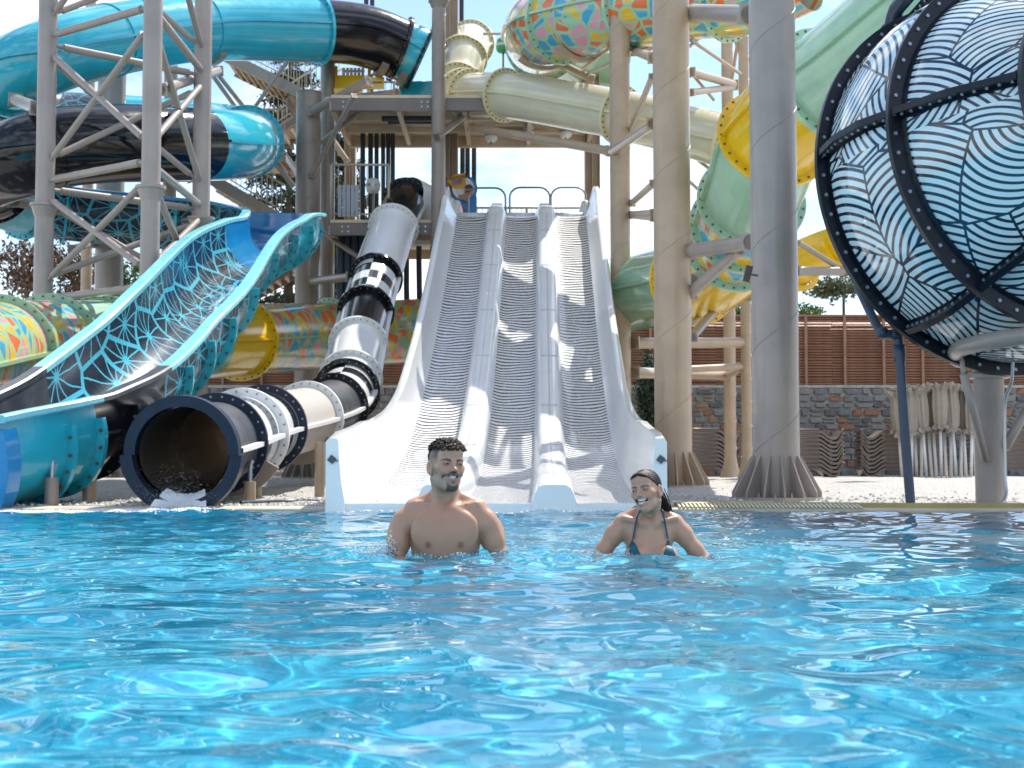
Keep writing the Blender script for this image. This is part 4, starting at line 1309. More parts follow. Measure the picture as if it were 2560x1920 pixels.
# grey slatted panels
def slat_panel(label, cx, cy, w, h, d, n, rows=1):
    t = thing('slat_panel', label, 'panel', Q(cx, cy, d) - (0, 0, h / 2), 'grey slatted panels on the tower decks')
    c = Q(cx, cy, d)
    for i in range(n):
        x = c[0] - w / 2 + w * (i + .5) / n
        b = MB(); b.box((x, d, c[2]), (w / n - .018, .03, h)); b.make('slat', M['greyslat'], t)
    for s in (-.35, .35):
        b = MB(); b.box((c[0], d + .03, c[2] + s * h), (w, .02, .05)); b.make('batten', M['steel'], t)
slat_panel('grey slatted panel hung on the lower deck railing', 752.5, 434, .43, .64, 28.48, 5)
slat_panel('grey slatted panel behind the yellow panel on the upper deck', 763, 167, .50, .42, 31.1, 6)
t = thing('yellow_stand', 'yellow panel on the upper deck under the black tube section', 'panel', Q(762, 190, 30.6))
c = Q(762, 176, 30.6)
b = MB(); b.box(c + (0, 0, -.02), (.70, .05, .30)); b.make('board', M['yellow'], t)
for s in (-1, 1):
    b = MB(); b.box(c + (s * .36, -.01, .05), (.07, .06, .56)); b.make('side_post', M['yellow'], t)
b = MB(); b.box(c + (-.08, 0, -.23), (.62, .3, .1)); b.make('tray', M['yellow'], t)
t = thing('yellow_sign', 'small yellow sign right of the yellow panel on the upper deck', 'sign', Q(812, 190, 30.4))
b = MB(); b.box(Q(815, 180, 30.4), (.30, .04, .26)); b.make('board', M['yellow'], t)
b = MB(); b.box(Q(815, 178, 30.37), (.22, .02, .03)); b.make('print_bar', M['steel'], t)
b = MB(); b.box(Q(803, 195, 30.45), (.05, .05, .7)); b.make('sign_post', M['steel'], t)
# lamps
def box_lamp(label, x22, y22, d, s, m='lampglobe', post_to=None, up=False):
    c = Q(x22, y22, d)
    t = thing('deck_lamp', label, 'lamp', c, 'round edged lamps on the slide tower')
    b = MB(); b.lathe(c, [(.0, -s * .52), (s * .34, -s * .5), (s * .46, -s * .36), (s * .5, -.05), (s * .5, s * .2), (s * .40, s * .42), (s * .2, s * .52), (0, s * .53)], 20)
    b.make('lamp_shade', M[m], t, smooth=True)
    b = MB(); b.lathe(c, [(s * .51, -.03), (s * .52, 0), (s * .51, .03)], 20); b.make('band', M['galv'], t, smooth=True)
    if post_to: b = MB(); b.rod(c + (0, 0, -s * .5), Q(x22, post_to, d), .022, n=8); b.make('lamp_post', M['taupe'], t, smooth=True)
    else: b = MB(); b.rod(c + (0, 0, -s * .75), c + (0, 0, -s * .5), .02, n=8); b.rod(c + (0, 0, s * .5), c + (0, 0, s * .62), .05, n=8); b.make('lamp_stem', M['taupe'], t, smooth=True)
box_lamp('white lamp on a post beside the grey slatted panel', 806, 401, 30, .30, post_to=492)
box_lamp('left white lamp hanging below the cream tube', 1061, 292, 30.5, .27)
box_lamp('middle white lamp on the rod below the cream tube', 1142, 284, 30.5, .27)
box_lamp('right white lamp on the rod below the cream tube', 1222, 284, 30.5, .27)
box_lamp('green lamp on a post between the cream tube and the mosaic loop', 1087, 98, 31, .32, 'greenlamp', post_to=150)
# black pipes
PG = 'black water pipes on the slide tower'
def pipe(label, pts, r, m='pipe'):
    b = MB(); b.path(pts, r, 10)
    o = b.make('water_pipe', M[m], smooth=True); props(o, label, 'pipe', PG)
    return o
ordn = ['leftmost', 'second from the left', 'third from the left', 'fourth from the left', 'fifth from the left', 'rightmost']
def ub(xx, d): return Q(xx, 258, d)
for i, (x0, x1) in enumerate(((783.5, 783.5), (800.5, 800.5), (813.5, 790), (827.5, 803), (838.5, 816), (848.5, 828))):
    pts = [Q(x0, 500, 31.0), Q(x0, 345, 31.0), Q(x0, 300, 31.0)]
    if x1 != x0: pts += [Q(x0, 282, 31.0), Q(x0 - 2, 274, 30.9), Q(x1 + 3, 232, 29.3)]
    else: pts += [Q(x0, 262, 31)]
    pipe(ordn[i] + ' of the six upright black pipes between the two decks', pts, .055 if i < 2 else .048)
for i, x0 in enumerate((984, 999, 1010, 1024)):
    pipe(['leftmost', 'second', 'third', 'rightmost'][i] + ' of the four upright black pipes behind the swimmer sign', [Q(x0, 440, 32.3), Q(x0, 350, 32.3), Q(x0, 262, 32.3)], .055)
for i, x0 in enumerate((984, 997)):
    pipe(['left', 'right'][i] + ' upright black pipe against the sky above the cream tube', [Q(x0, 90, 32.6), Q(x0, 20, 32.6), Q(x0, -40, 32.6)], .052)
for i, x0 in enumerate((908, 921)):
    pass
for i, x0 in enumerate((791, 804)):
    pipe(['left', 'right'][i] + ' upright black pipe showing above the black tube section', [Q(x0, 60, 32.6), Q(x0, 0, 32.6), Q(x0, -60, 32.6)], .052)
for i, x0 in enumerate((736, 751, 766, 782, 800)):
    pipe(['leftmost', 'second', 'middle', 'fourth', 'rightmost'][i] + ' of the five fat dark pipes hanging below the lower deck', [Q(x0, 508, 29.5), Q(x0, 600, 29.5), Q(x0 + 1, 720, 29.5)], .08, 'bluepipe')
for i, (x0, ya) in enumerate(((878, 560), (905, 505))):
    pipe(['left', 'right'][i] + ' black pipe under the lower deck beside the white slide', [Q(x0, ya, 30), Q(x0, ya + 60, 30), Q(x0 + 2, 705, 30)], .06)
pipe('upper black pipe running level under the upper deck', [Q(825, 256, 29.4), Q(880, 256, 29.4), Q(932, 256, 29.4)], .06)
pipe('lower black pipe running level under the upper deck', [Q(838, 262, 29.6), Q(880, 262, 29.6), Q(932, 262, 29.6)], .06)
pipe('dark bent pipe in front of the fence between the tube and the white slide', [Q(933, 785, 27), Q(938, 825, 27), Q(975, 868, 27), Q(985, 900, 27)], .07)

# ------------------------------------------------------------------ stairs
def stair(label, a, b_, width, n):
    """flight from low end a to high end b_, running across, width in depth"""
    a, b_ = np.asarray(a, float), np.asarray(b_, float)
    t = thing('stair_flight', label, 'stairs', (a + b_) / 2, 'flights of the stair tower')
    for s in (0, width):
        b = MB(); b.bar(a + (0, s, 0), b_ + (0, s, 0), .06, .26); b.make('stringer', M['taupe'], t)
        b = MB(); b.rod(a + (0, s, 1.0), b_ + (0, s, 1.0), .025, n=8); b.make('handrail', M['rail'], t, smooth=True)
        b = MB(); b.rod(a + (0, s, .25), b_ + (0, s, .25), .016, n=8); b.make('lower_rail', M['rail'], t, smooth=True)
        b = MB(); m_ = int(np.linalg.norm(b_ - a) / .14)
        for i in range(m_): p = a + (b_ - a) * (i + .5) / m_; b.box(p + (0, s, .62), (.013, .013, .74))
        b.make('bars', M['rail'], t, kind='stuff')
    u = (b_ - a) / n
    sx = abs(u[0])
    for i in range(n):
        p = a + u * (i + .5)
        b = MB(); b.box(p + (0, width / 2, -.02), (sx * 1.05, width - .07, .04)); b.box(p + (math.copysign(sx * .5, -u[0]), width / 2, -.11), (.03, width - .08, .2))
        b.make('tread', M['deck'], t)
stair('upper flight of stairs rising left above the turquoise coil', D(2070, 640, 0, 0, 33), D(1560, 390, 0, 0, 33), 1.3, 10)
stair('middle flight of stairs rising right behind the stout column', D(1840, 960, 0, 0, 35.5), D(2330, 640, 0, 0, 35.5), 1.3, 9)
stair('lower flight of stairs falling right behind the turquoise trough', D(1900, 1500, 0, 0, 33), D(1430, 1220, 0, 0, 33), 1.3, 9)
stair('lowest flight of stairs behind the turquoise trough and stout column', D(1560, 830, 0, 450, 34.5), D(2050, 560, 0, 450, 34.5), 1.3, 9)
for lab, (x, y), d in (('upper landing of the stair tower behind the slim taupe column', (690, 232), 34.4), ('lower landing of the stair tower right of the turquoise coil', (575, 352), 34.4)):
    c = Q(x, y, d)
    t = thing('stair_landing', lab, 'landing', c, 'landings of the stair tower')
    b = MB(); b.box(c, (1.3, 2.2, .06)); b.make('landing_plate', M['deck'], t)
    for s in (-.62, .62):
        b = MB(); b.box(c + (s, 0, -.1), (.06, 2.2, .2)); b.make('edge_beam', M['taupe'], t)
    b = MB(); b.rod(c + (-.62, -1.05, 1.05), c + (.62, -1.05, 1.05), .026, n=8); b.make('guard_rail', M['rail'], t, smooth=True)
    b = MB()
    for i in range(10): b.box(c + (-.6 + i * .133, -1.05, .55), (.013, .013, 1.0))
    b.make('bars', M['rail'], t, kind='stuff')
strut('thin bar crossing the stairs up to the right', D(1740, 770, 0, 0, 32.6), D(1990, 420, 0, 0, 32.6), .045, 'taupe', False)
strut('brown cross brace below the stair landing', D(1870, 940, 0, 0, 34), D(2060, 820, 0, 0, 34), .08, 'taupe', False)
strut('steep brace behind the stairs beside the stout column', D(1870, 1080, 0, 0, 33.6), D(2030, 1290, 0, 0, 33.6), .07, 'taupe', False)
strut('pale brace behind the stairs beside the stout column', D(1900, 1060, 0, 0, 34.2), D(2030, 1220, 0, 0, 34.2), .05, 'beige', False)
strut('pale stair brace in front of the square tan column', D(640, 970, 600, 0, 33), D(745, 1120, 600, 0, 33), .07, 'beige')
strut('pale stair brace falling right behind the slim taupe column', D(645, 840, 600, 0, 33), D(745, 920, 600, 0, 33), .05, 'beige')

# ------------------------------------------------------------------ swimmer sign
sg = thing('swimmer_sign', 'round topped blue sign with an orange fan and a swimmer portrait left of the hoops', 'sign', Q(1000, 478, 31.0))
def flat_shape(name, pts22, d, m, th=.02):
    q = [Q(x, y, d) for x, y in pts22]
    n = len(q)
    vv = q + [p + (0, th, 0) for p in q]
    return mk(name, vv, [tuple(range(n))[::-1], tuple(range(n, 2 * n))] + [(i, (i + 1) % n, (i + 1) % n + n, i + n) for i in range(n)], m, sg, smooth=False)
def circ(cx, cy, r, a0=0, a1=360, n=28):
    return [(cx + r * math.cos(R(a)), cy + r * math.sin(R(a))) for a in np.linspace(a0, a1, n, endpoint=(a1 - a0) < 360)]
m_or = surf('sign_orange', (.75, .34, .02), .4); m_sb = surf('sign_blue', (.01, .20, .48), .4); m_sw = surf('sign_white', (.66, .70, .74), .4, var=.25, vs=6)
m_sk = surf('sign_skin', (.42, .20, .12), .5); m_sh = surf('sign_hair', (.05, .04, .05), .5); m_rd = surf('sign_red', (.55, .03, .04), .4)
flat_shape('base_panel', [(982, 425), (1030, 425), (1030, 500), (982, 500)], 31.0, m_sb)
flat_shape('disc', circ(1003, 407, 28.5), 30.96, m_sb)
flat_shape('cloud_print', circ(1001, 407, 24), 30.93, m_sw)
flat_shape('orange_fan', [(965, 388), (985, 376), (1005, 374), (1006, 406), (983, 408), (975, 402)], 30.90, m_or)
flat_shape('face_print', circ(1012, 415, 9.5) , 30.88, m_sk)
flat_shape('shoulder_print', [(990, 421), (1003, 419), (1012, 424), (1011, 436), (1002, 431), (991, 427)], 30.87, m_sk)
flat_shape('hair_print', circ(1013, 407, 9, 180, 360, 14), 30.86, m_sh)
flat_shape('glasses_print', [(1006, 412), (1018, 412), (1018, 415), (1006, 415)], 30.85, m_sh)
flat_shape('red_button', circ(998, 450, 6), 30.9, m_rd)
for i, (y, w, tx) in enumerate(((386, .10, "KANTO'ME"), (391.5, .075, 'SPLASH'), (398, .09, 'SLIDE'))):
    cu = bpy.data.curves.new('lettering', 'FONT')
    cu.body = tx
    cu.size = w; cu.align_x = 'CENTER'; cu.extrude = .004
    tmp = bpy.data.objects.new('tmp', cu); C.objects.link(tmp)
    bpy.context.view_layer.update()
    me = bpy.data.meshes.new_from_object(tmp.evaluated_get(bpy.context.evaluated_depsgraph_get()))
    bpy.data.objects.remove(tmp)
    me.materials.clear(); me.materials.append(m_sb if i else m_sh)
    o = bpy.data.objects.new('lettering', me); link(o, sg)
    p_ = Q(988, y + 1, 30.87) - np.array(sg.location)
    o.location = tuple(p_); o.rotation_euler = (R(90), R(-7), 0)

# ------------------------------------------------------------------ small floodlight on the near column
fl = thing('floodlight', 'small black floodlight on the left side of the thick grey column', 'lamp', D(1850, 650, 1200, 450, 14.6))
c = D(1850, 650, 1200, 450, 14.6)
b = MB(); b.box(c, (.07, .05, .17), np.array(Matrix.Rotation(R(14), 3, 'Y'))); b.make('housing', M['black'], fl)
b = MB(); b.rod(c + (.03, .03, 0), c + (.12, .12, 0), .012, n=8); b.make('bracket', M['steel'], fl)

# ------------------------------------------------------------------ loungers in stacks
def lounger_profile(L, s):
    """side outline (x, z) from the flat head end to the legs; s = direction"""
    pts = [(0, .0), (L * .16, .0), (L * .18, -.012), (L * .42, -.012), (L * .44, 0), (L * .70, 0), (L * .735, -.02), (L * .83, -.15), (L * .86, -.165), (L * .91, -.165), (L * .93, -.145), (L * .97, -.02), (L * .98, 0), (L, .002)]
    return [(s * x, z) for x, z in pts]
def lounger_mesh(s):
    top = lounger_profile(1.85, s)
    v, f = [], []
    W = .66
    for x, z in top:
        for y, dz in ((-W/2, 0), (W/2, 0), (W/2, -.055), (-W/2, -.055)): v.append((x, y, z + dz))
    n = len(top)
    for i in range(n - 1):
        for k in range(4): f.append((i*4+k, (i+1)*4+k, (i+1)*4+(k+1) % 4, i*4+(k+1) % 4))
    f += [(0, 1, 2, 3), ((n-1)*4+3, (n-1)*4+2, (n-1)*4+1, (n-1)*4)]
    return mesh_of('bed', v, f, M['lounger'], False, auto=30)
def lounger_rail(s, k):
    b = MB()
    top = lounger_profile(1.85, s)
    if k: b.rod((top[-3][0], -.34, .005), (top[-1][0] + s * .02, -.34, .01), .02, n=8)
    else: b.rod((top[0][0], -.34, .012), (top[5][0], -.34, .012), .022, n=8)
    return mesh_of('side_rail', np.concatenate(b.v), b.f, M['lounger'], True)
LM = {s: (lounger_mesh(s), lounger_rail(s, 0), lounger_rail(s, 1)) for s in (1, -1)}
ONE = ['lowest', 'second', 'third', 'fourth', 'fifth', 'sixth', 'seventh', 'eighth', 'ninth', 'topmost']
for si, (x22, s, d, lab) in enumerate(((1642, 1, 33.2, 'stack right of the thick grey column'), (2026, -1, 33.2, 'stack beside the closed umbrellas'), (1425, 1, 33.4, 'stack behind the thin beige columns'), (2092, 1, 33.4, 'stack behind the round post of the ball'))):
    x = float(Q(x22, 1000, d)[0])
    for i in range(10):
        o = thing('sun_lounger', ONE[i] + ' lounger of the brown ' + lab, 'sun lounger', (x + rng.normal(0, .012), d, gz(x, d) + .21 + i * .095), 'brown loungers stacked along the stone wall')
        for nm, me in (('bed', LM[s][0]), ('side_rail', LM[s][1]), ('end_rail', LM[s][2])):
            q = bpy.data.objects.new(nm, me); link(q, o)
# ------------------------------------------------------------------ closed umbrellas
def umbrella_canvas(seed):
    r = np.random.default_rng(seed)
    n = 56; v, f = [], []
    lv = [(0.0, .085), (.12, .14), (.5, .165), (.74, .15), (.84, .15), (.88, .19), (.95, .235), (.98, .20)]
    ph = r.uniform(0, 6.28)
    for k, (z, rr) in enumerate(lv):
        for i in range(n):
            a = 2 * math.pi * i / n
            pl = math.sin(a * 8 + ph) * (.10 + .14 * (z > .86)) + math.sin(a * 13 + 2 * ph) * .06
            q = rr * (1 + pl * (1.6 if z > .86 else .9))
            v.append((q * math.cos(a), q * math.sin(a), z + (math.sin(a * 8 + ph) * .035 + r.normal(0, .008) if z > .86 else 0)))
    for k in range(len(lv) - 1):
        for i in range(n): f.append((k*n+i, k*n+(i+1) % n, (k+1)*n+(i+1) % n, (k+1)*n+i))
    return mesh_of('canvas', v, f, M['canvas'], True)
def umbrella_frill(seed):
    r = np.random.default_rng(seed)
    n = 40; v, f = [], []
    for k, (z, rr) in enumerate(((.06, .09), (.0, .15), (-.05, .17))):
        for i in range(n):
            a = 2 * math.pi * i / n
            v.append((rr * (1 + .22 * math.sin(7 * a + seed)) * math.cos(a), rr * (1 + .22 * math.sin(7 * a + seed)) * math.sin(a), z + .03 * math.sin(7 * a + 2 * seed)))
    for k in range(2):
        for i in range(n): f.append((k*n+i, k*n+(i+1) % n, (k+1)*n+(i+1) % n, (k+1)*n+i))
    return mesh_of('frill', v, f, M['canvas'], True)
UC = [umbrella_canvas(s) for s in range(4)]; UF = [umbrella_frill(s) for s in range(4)]
pb = MB(); pb.rod((0, 0, 0), (0, 0, 1.05), .034, n=12); UP_ = mesh_of('pole', np.concatenate(pb.v), pb.f, M['whitepole'], True)
pb = MB(); pb.rod((0, 0, 1.0), (0, 0, 1.16), .05, .06, n=12); UH = mesh_of('runner', np.concatenate(pb.v), pb.f, M['whitepole'], True)
NTH = ['leftmost', 'second', 'third', 'fourth', 'fifth', 'sixth', 'seventh', 'eighth', 'ninth', 'tenth', 'eleventh', 'twelfth', 'thirteenth', 'fourteenth', 'fifteenth', 'sixteenth']
xs_ = np.linspace(1948, 2108, 16)
for i, x22 in enumerate(xs_):
    d = 32.4 - (i % 3) * .22 + rng.uniform(-.04, .04)
    x = float(Q(x22, 1000, d)[0])
    o = thing('closed_umbrella', NTH[i] + (' from the left' if i else '') + ' closed umbrella in the row of beige umbrellas by the wall', 'umbrella', (x, d, gz(x, d) - .01), 'closed umbrellas gathered by the stone wall')
    dz = rng.uniform(-.05, .06) + .10 * math.sin(i / 15 * math.pi)
    for nm, me, z in (('pole', UP_, 0), ('runner', UH, dz - .05), ('canvas', UC[i % 4], .98 + dz), ('frill', UF[i % 4], 1.0 + dz)):
        q = bpy.data.objects.new(nm, me); link(q, o); q.location = (0, 0, z)
        if nm in ('canvas', 'frill'): q.rotation_euler = (0, 0, rng.uniform(0, 6))
    o.rotation_euler = (rng.uniform(-.02, .05), rng.uniform(-.07, .02) - (.05 if i < 2 else 0), 0)

# light metal fence at far left behind the slides
lf = thing('bar_fence', 'low pale bar fence behind the tube mouth at left', 'fence', Q(250, 1020, 33))
z0 = gz(-8, 33)
b = MB(); b.rod((-11, 33, z0 + .95), (-4.5, 33, z0 + .95), .03, n=8); b.make('top_rail', M['beige'], lf, smooth=True)
b = MB(); b.rod((-11, 33, z0 + .15), (-4.5, 33, z0 + .15), .025, n=8); b.make('bottom_rail', M['beige'], lf, smooth=True)
b = MB()
for i in range(66): b.box((-11 + i * .1, 33, z0 + .55), (.02, .02, .8))
b.make('bars', M['beige'], lf, kind='stuff')
for x in (-10.6, -8.6, -6.6, -4.8):
    b = MB(); b.rod((x, 33, z0), (x, 33, z0 + 1.0), .06, n=10); b.make('fence_post', M['beige'], lf, smooth=True)
# ------------------------------------------------------------------ patterned ball at right
def weave():
    m, nt, n, l, b = nodes_of('woven_line_print')
    h = NB(nt)
    uv = h.coord('UV')
    v1 = h.voro(uv, 1.5, 'F1', .95)
    ve = h.voro(uv, 1.5, 'DISTANCE_TO_EDGE', .95)
    rnd = h.sep(v1.outputs['Color'])
    ang = h.math('MULTIPLY', rnd[0], 6.283)
    off = h.comb(h.math('MULTIPLY', h.math('COSINE', ang), .8), h.math('MULTIPLY', h.math('SINE', ang), .8))
    p = h.vmath('SUBTRACT', h.vmath('SUBTRACT', uv, v1.outputs['Position']), off)
    rad = h.vmath('LENGTH', p)
    st = h.math('ABSOLUTE', h.math('SUBTRACT', h.math('FRACT', h.math('DIVIDE', rad, .074)), .5))
    # rounded ends: the line narrows as it reaches its cell's edge
    endc = h.step(ve.outputs[0], .006, .026)
    k = h.math('MULTIPLY', h.step(h.math('SUBTRACT', .305, st), -.03, .03), h.step(ve.outputs[0], .014, .022))
    l.new(h.mix(k, (.012, .022, .042), (.60, .74, .79)), b.inputs['Base Color'])
    b.inputs['Roughness'].default_value = .09
    b.inputs['Coat Weight'].default_value = .6
    b.inputs['Coat Roughness'].default_value = .03
    l.new(h.bump(h.noise(h.coord('Object'), 2.2, 2), .12, .05), b.inputs['Normal'])
    return m
M['weave'] = weave()
c1 = P(2482, 466, 13.3)
ax = np.array((math.sin(.265) * math.cos(.15), -math.cos(.265) * math.cos(.15), math.sin(.15)))
SPC = 1.05
ball = thing('patterned_ball', 'huge dark blue ball shaped slide chamber with woven white line print at right', 'slide', (c1[0], c1[1], 0))
BPH = object.__new__(Path)
tt = np.linspace(-1.0, 2.7, 75)
BPH.t = tt; BPH.p = c1 + ax * (tt * SPC)[:, None]
BPH.T = np.tile(ax, (len(tt), 1))
s0 = np.cross(ax, (0, 0, 1.0)); s0 /= np.linalg.norm(s0)
BPH.S = np.tile(s0, (len(tt), 1)); BPH.U = np.cross(BPH.S, BPH.T)
BPH.len = (tt - tt[0]) * SPC
def brad(t):
    t = np.asarray(t, float)
    base = np.interp(t, [-1.0, -.6, 0, .35, .7, 1.0, 1.5, 2.0, 2.4, 2.7], [.98, 1.32, 1.70, 1.74, 1.70, 1.575, 1.36, 1.02, .66, .15])
    return base
def bsec(t0, t1, m, name):
    p = BPH.cut(t0, t1)
    r = brad(p.t)
    r = np.convolve(np.pad(r, 3, mode='edge'), np.ones(7) / 7, 'valid')
    prof = np.stack([circle(q, 96) for q in r])
    v, f, uv = sweep(p, prof, True)
    Mn = prof.shape[1] + 1                       # even pattern: the turn about the axis in metres, not the shrinking girth
    uv = uv.reshape(len(r), Mn, 2).copy()
    uv[:, :, 0] = np.linspace(0, 2 * math.pi * 1.62, Mn)[None]
    ds = np.hypot(np.diff(p.len), np.diff(r))
    uv[:, :, 1] = (np.concatenate([[0], np.cumsum(ds)]) + t0 * 1.37)[:, None]
    return mk(name, v, f, M[m], ball, uv=uv.reshape(-1, 2))
bsec(-1, 0, 'weave', 'shell_section'); bsec(0, 1, 'weave', 'shell_section'); bsec(1, 2, 'weave', 'shell_section'); bsec(2, 2.7, 'navy', 'shell_section')
M['ballrib'] = surf('ball_rib', (.006, .010, .018), .34, .35, .05, var=.3, vs=5)
M['ballbolt'] = surf('ball_bolt', (.33, .36, .42), .35, metal=.7)
bb = MB()
def facing(vv, c): return vv
for t in (0, 1, 2):
    r = float(brad(t))
    v, f = ring(BPH, t, r - .03, r + .115, .05, n=96); mk('ring_flange', v, f, M['ballrib'], ball, auto=40)
    ring_bolts(bb, BPH, t, r + .06, .05, 60, br=.017)
# flat dark bands beside the rings
for t in (0, 1, 2):
    for s in (-1, 1):
        p = BPH.cut(*sorted((t + s * .02, t + s * .07)))
        pr = np.stack([circle(q + .004, 96) for q in brad(p.t)])
        v, f, uv = sweep(p, pr, True); mk('dark_band', v, f, M['ballrib'], ball)
# six seams along it
def view_angle(pt):
    d = pt - c1; d = d - ax * (d @ ax)
    return math.degrees(math.atan2(d @ BPH.U[0], d @ BPH.S[0]))
a_left = view_angle(P(2030, 432, 13.3))
for k in range(6):
    a = a_left + 60 * k
    for (t0, t1) in ((-1, 0), (0, 1), (1, 2)):
        p = BPH.cut(t0 + .03, t1 - .03)
        aa = R(a)
        dr = np.array((math.cos(aa), math.sin(aa))); tn = np.array((-math.sin(aa), math.cos(aa)))
        r = brad(p.t)
        prof = np.stack([np.stack([dr * (q - .02) - tn * .03, dr * (q + .10) - tn * .03, dr * (q + .10) + tn * .03, dr * (q - .02) + tn * .03]) for q in r])
        v, f, _ = sweep(p, prof, True, caps=True); mk('seam_rib', v, f, M['ballrib'], ball, auto=40)
        prof = np.stack([np.stack([dr * (q + .005) - tn * .055, dr * (q + .006) + tn * .055]) for q in r])
        v, f, _ = sweep(p, prof, False); mk('dark_band', v, f, M['ballrib'], ball)
        for i in range(1, 12):
            t = t0 + (t1 - t0) * i / 12
            pc, T_, S_, U_ = BPH.at(t)
            rr = float(brad(t)) + .06
            cpt = pc + (S_ * dr[0] + U_ * dr[1]) * rr
            nv = S_ * tn[0] + U_ * tn[1]
            bb.rod(cpt - nv * .045, cpt + nv * .045, .015, n=6)
bb.make('bolts', M['ballbolt'], ball, kind='stuff')
# hose over the shoulder of the ball
ANG = R(a_left + 57)
pipe_pts = []
for t in np.linspace(-.25, .75, 12):
    pc, T_, S_, U_ = BPH.at(t); rr = float(brad(t)) + .2
    pipe_pts.append(pc + (S_ * math.cos(ANG) + U_ * math.sin(ANG)) * rr)
b = MB(); b.path(pipe_pts, .075, 12); b.lathe(pipe_pts[0], [(.0, -.05), (.095, -.04), (.105, .02), (.095, .1), (.075, .12)], 16, axis=pipe_pts[1] - pipe_pts[0])
props(b.make('water_hose', M['bluepipe'], smooth=True), 'dark blue hose running over the upper left shoulder of the patterned ball', 'hose')
# dark drain pipe below
dp = [P(2145, 715, 13.4), P(2185, 800, 13.2), P(2206, 832, 13.1), P(2238, 836, 13.1), P(2246, 850, 13.1), P(2260, 1050, 13.0), P(2277, 1266, 12.85)]
b = MB(); b.path(Path(dp, step=.08).p, .043, 12)
o = thing('drain_pipe', 'dark blue drain pipe dropping from under the patterned ball to the pool edge', 'pipe', dp[-1])
b.make('pipe_run', M['bluepipe'], o, smooth=True)
for i in (2, 3):
    b = MB(); b.sphere(dp[i], .06, 12, 8); b.make('elbow', M['bluepipe'], o, smooth=True)
b = MB(); b.rod(P(2247, 862, 13.1), P(2250, 905, 13.1), .056, n=14); b.make('coupling', M['bluepipe'], o, smooth=True)
# cradle ring, post and braces
x0 = float(P(2476, 1200, 13.2)[0])
cr = thing('ball_stand', 'round grey post with curved tube cradle carrying the patterned ball', 'stand', (x0, 13.2, .03))
zt = float(P(2476, 905, 13.2)[2])
b = MB(); b.lathe((x0, 13.2, 0), [(.135, .0), (.135, zt - .1), (.145, zt - .08)], 32); b.make('post', M['greypaint'], cr, smooth=True, auto=40)
b = MB(); b.lathe((x0, 13.2, 0), [(.135, zt - .16), (.19, zt - .15), (.19, zt - .11), (.135, zt - .10)], 32); b.make('post_flange', M['greypaint'], cr, auto=40)
b = MB(); b.box((x0, 13.2, zt + .1), (.26, .2, .34)); b.rod((x0 - .05, 13.05, zt + .12), (x0 - .05, 13.12, zt + .12), .03, n=10); b.rod((x0 + .07, 13.05, zt + .16), (x0 + .07, 13.12, zt + .16), .03, n=10)
b.make('head_plate', M['greypaint'], cr)
arc = Path([P(2640, 895, 14.2), P(2480, 905, 14.0), P(2395, 898, 13.4), P(2400, 872, 12.6), P(2480, 852, 12.1), P(2600, 834, 11.8), P(2760, 800, 11.9)], step=.05)
b = MB(); b.path(arc.p, .075, 16); b.make('cradle_tube', M['greypaint'], cr, smooth=True)
b = MB(); b.rod(P(2409, 935, 12.7), P(2465, 1150, 13.05), .038, n=12); b.rod(P(2405, 900, 12.7), P(2409, 945, 12.7), .022, n=8); b.make('brace', M['greypaint'], cr, smooth=True)
b = MB(); b.rod(P(2513, 1120, 13.1), P(2600, 960, 13.3), .045, n=12); b.make('brace', M['greypaint'], cr, smooth=True)
cb = Path([P(2532, 905, 12.8), P(2528, 960, 12.85), P(2512, 1010, 12.95), P(2512, 1180, 12.95), P(2515, 1240, 12.9), P(2490, 1268, 12.75), P(2430, 1275, 12.7)], step=.05)
b = MB(); b.path(cb.p, .016, 8); props(b.make('cable', M['galv'], smooth=True), 'pale cable running down the round post under the ball to the pool edge', 'cable')

# ------------------------------------------------------------------ plants
def leafmat(name, c1_, c2_):
    m, nt, n, l, b = nodes_of(name)
    h = NB(nt)
    r = n.new('ShaderNodeNewGeometry')
    l.new(h.mix(h.math('POWER', r.outputs['Random Per Island'], 1.0), c1_, c2_), b.inputs['Base Color'])
    b.inputs['Roughness'].default_value = .6
    b.inputs['Subsurface Weight'].default_value = 0
    return m
LF = {'pine': leafmat('pine_needles', (.025, .042, .018), (.075, .09, .045)), 'brown': leafmat('brown_leaves', (.075, .04, .022), (.19, .11, .06)),
      'green': leafmat('green_leaves', (.04, .09, .015), (.13, .23, .05)), 'olive': leafmat('olive_leaves', (.05, .07, .025), (.12, .14, .06)), 'dark': leafmat('cypress_leaves', (.012, .035, .018), (.04, .08, .035))}
M['bark'] = surf('bark', (.12, .085, .06), .9, var=.35, vs=8, bump=.6)
def leaves(pts, size, seed, elong=1.0):
    r = np.random.default_rng(seed)
    n = len(pts)
    a = r.normal(size=(n, 3)); a /= np.linalg.norm(a, axis=1)[:, None]
    c = np.cross(a, r.normal(size=(n, 3))); c /= np.linalg.norm(c, axis=1)[:, None]
    s = size * r.uniform(.6, 1.4, (n, 1))
    v = np.stack([pts - a * s * elong, pts + c * s * .5, pts + a * s * elong, pts - c * s * .5], 1).reshape(-1, 3)
    f = [(4*i, 4*i+1, 4*i+2, 4*i+3) for i in range(n)]
    return v, f
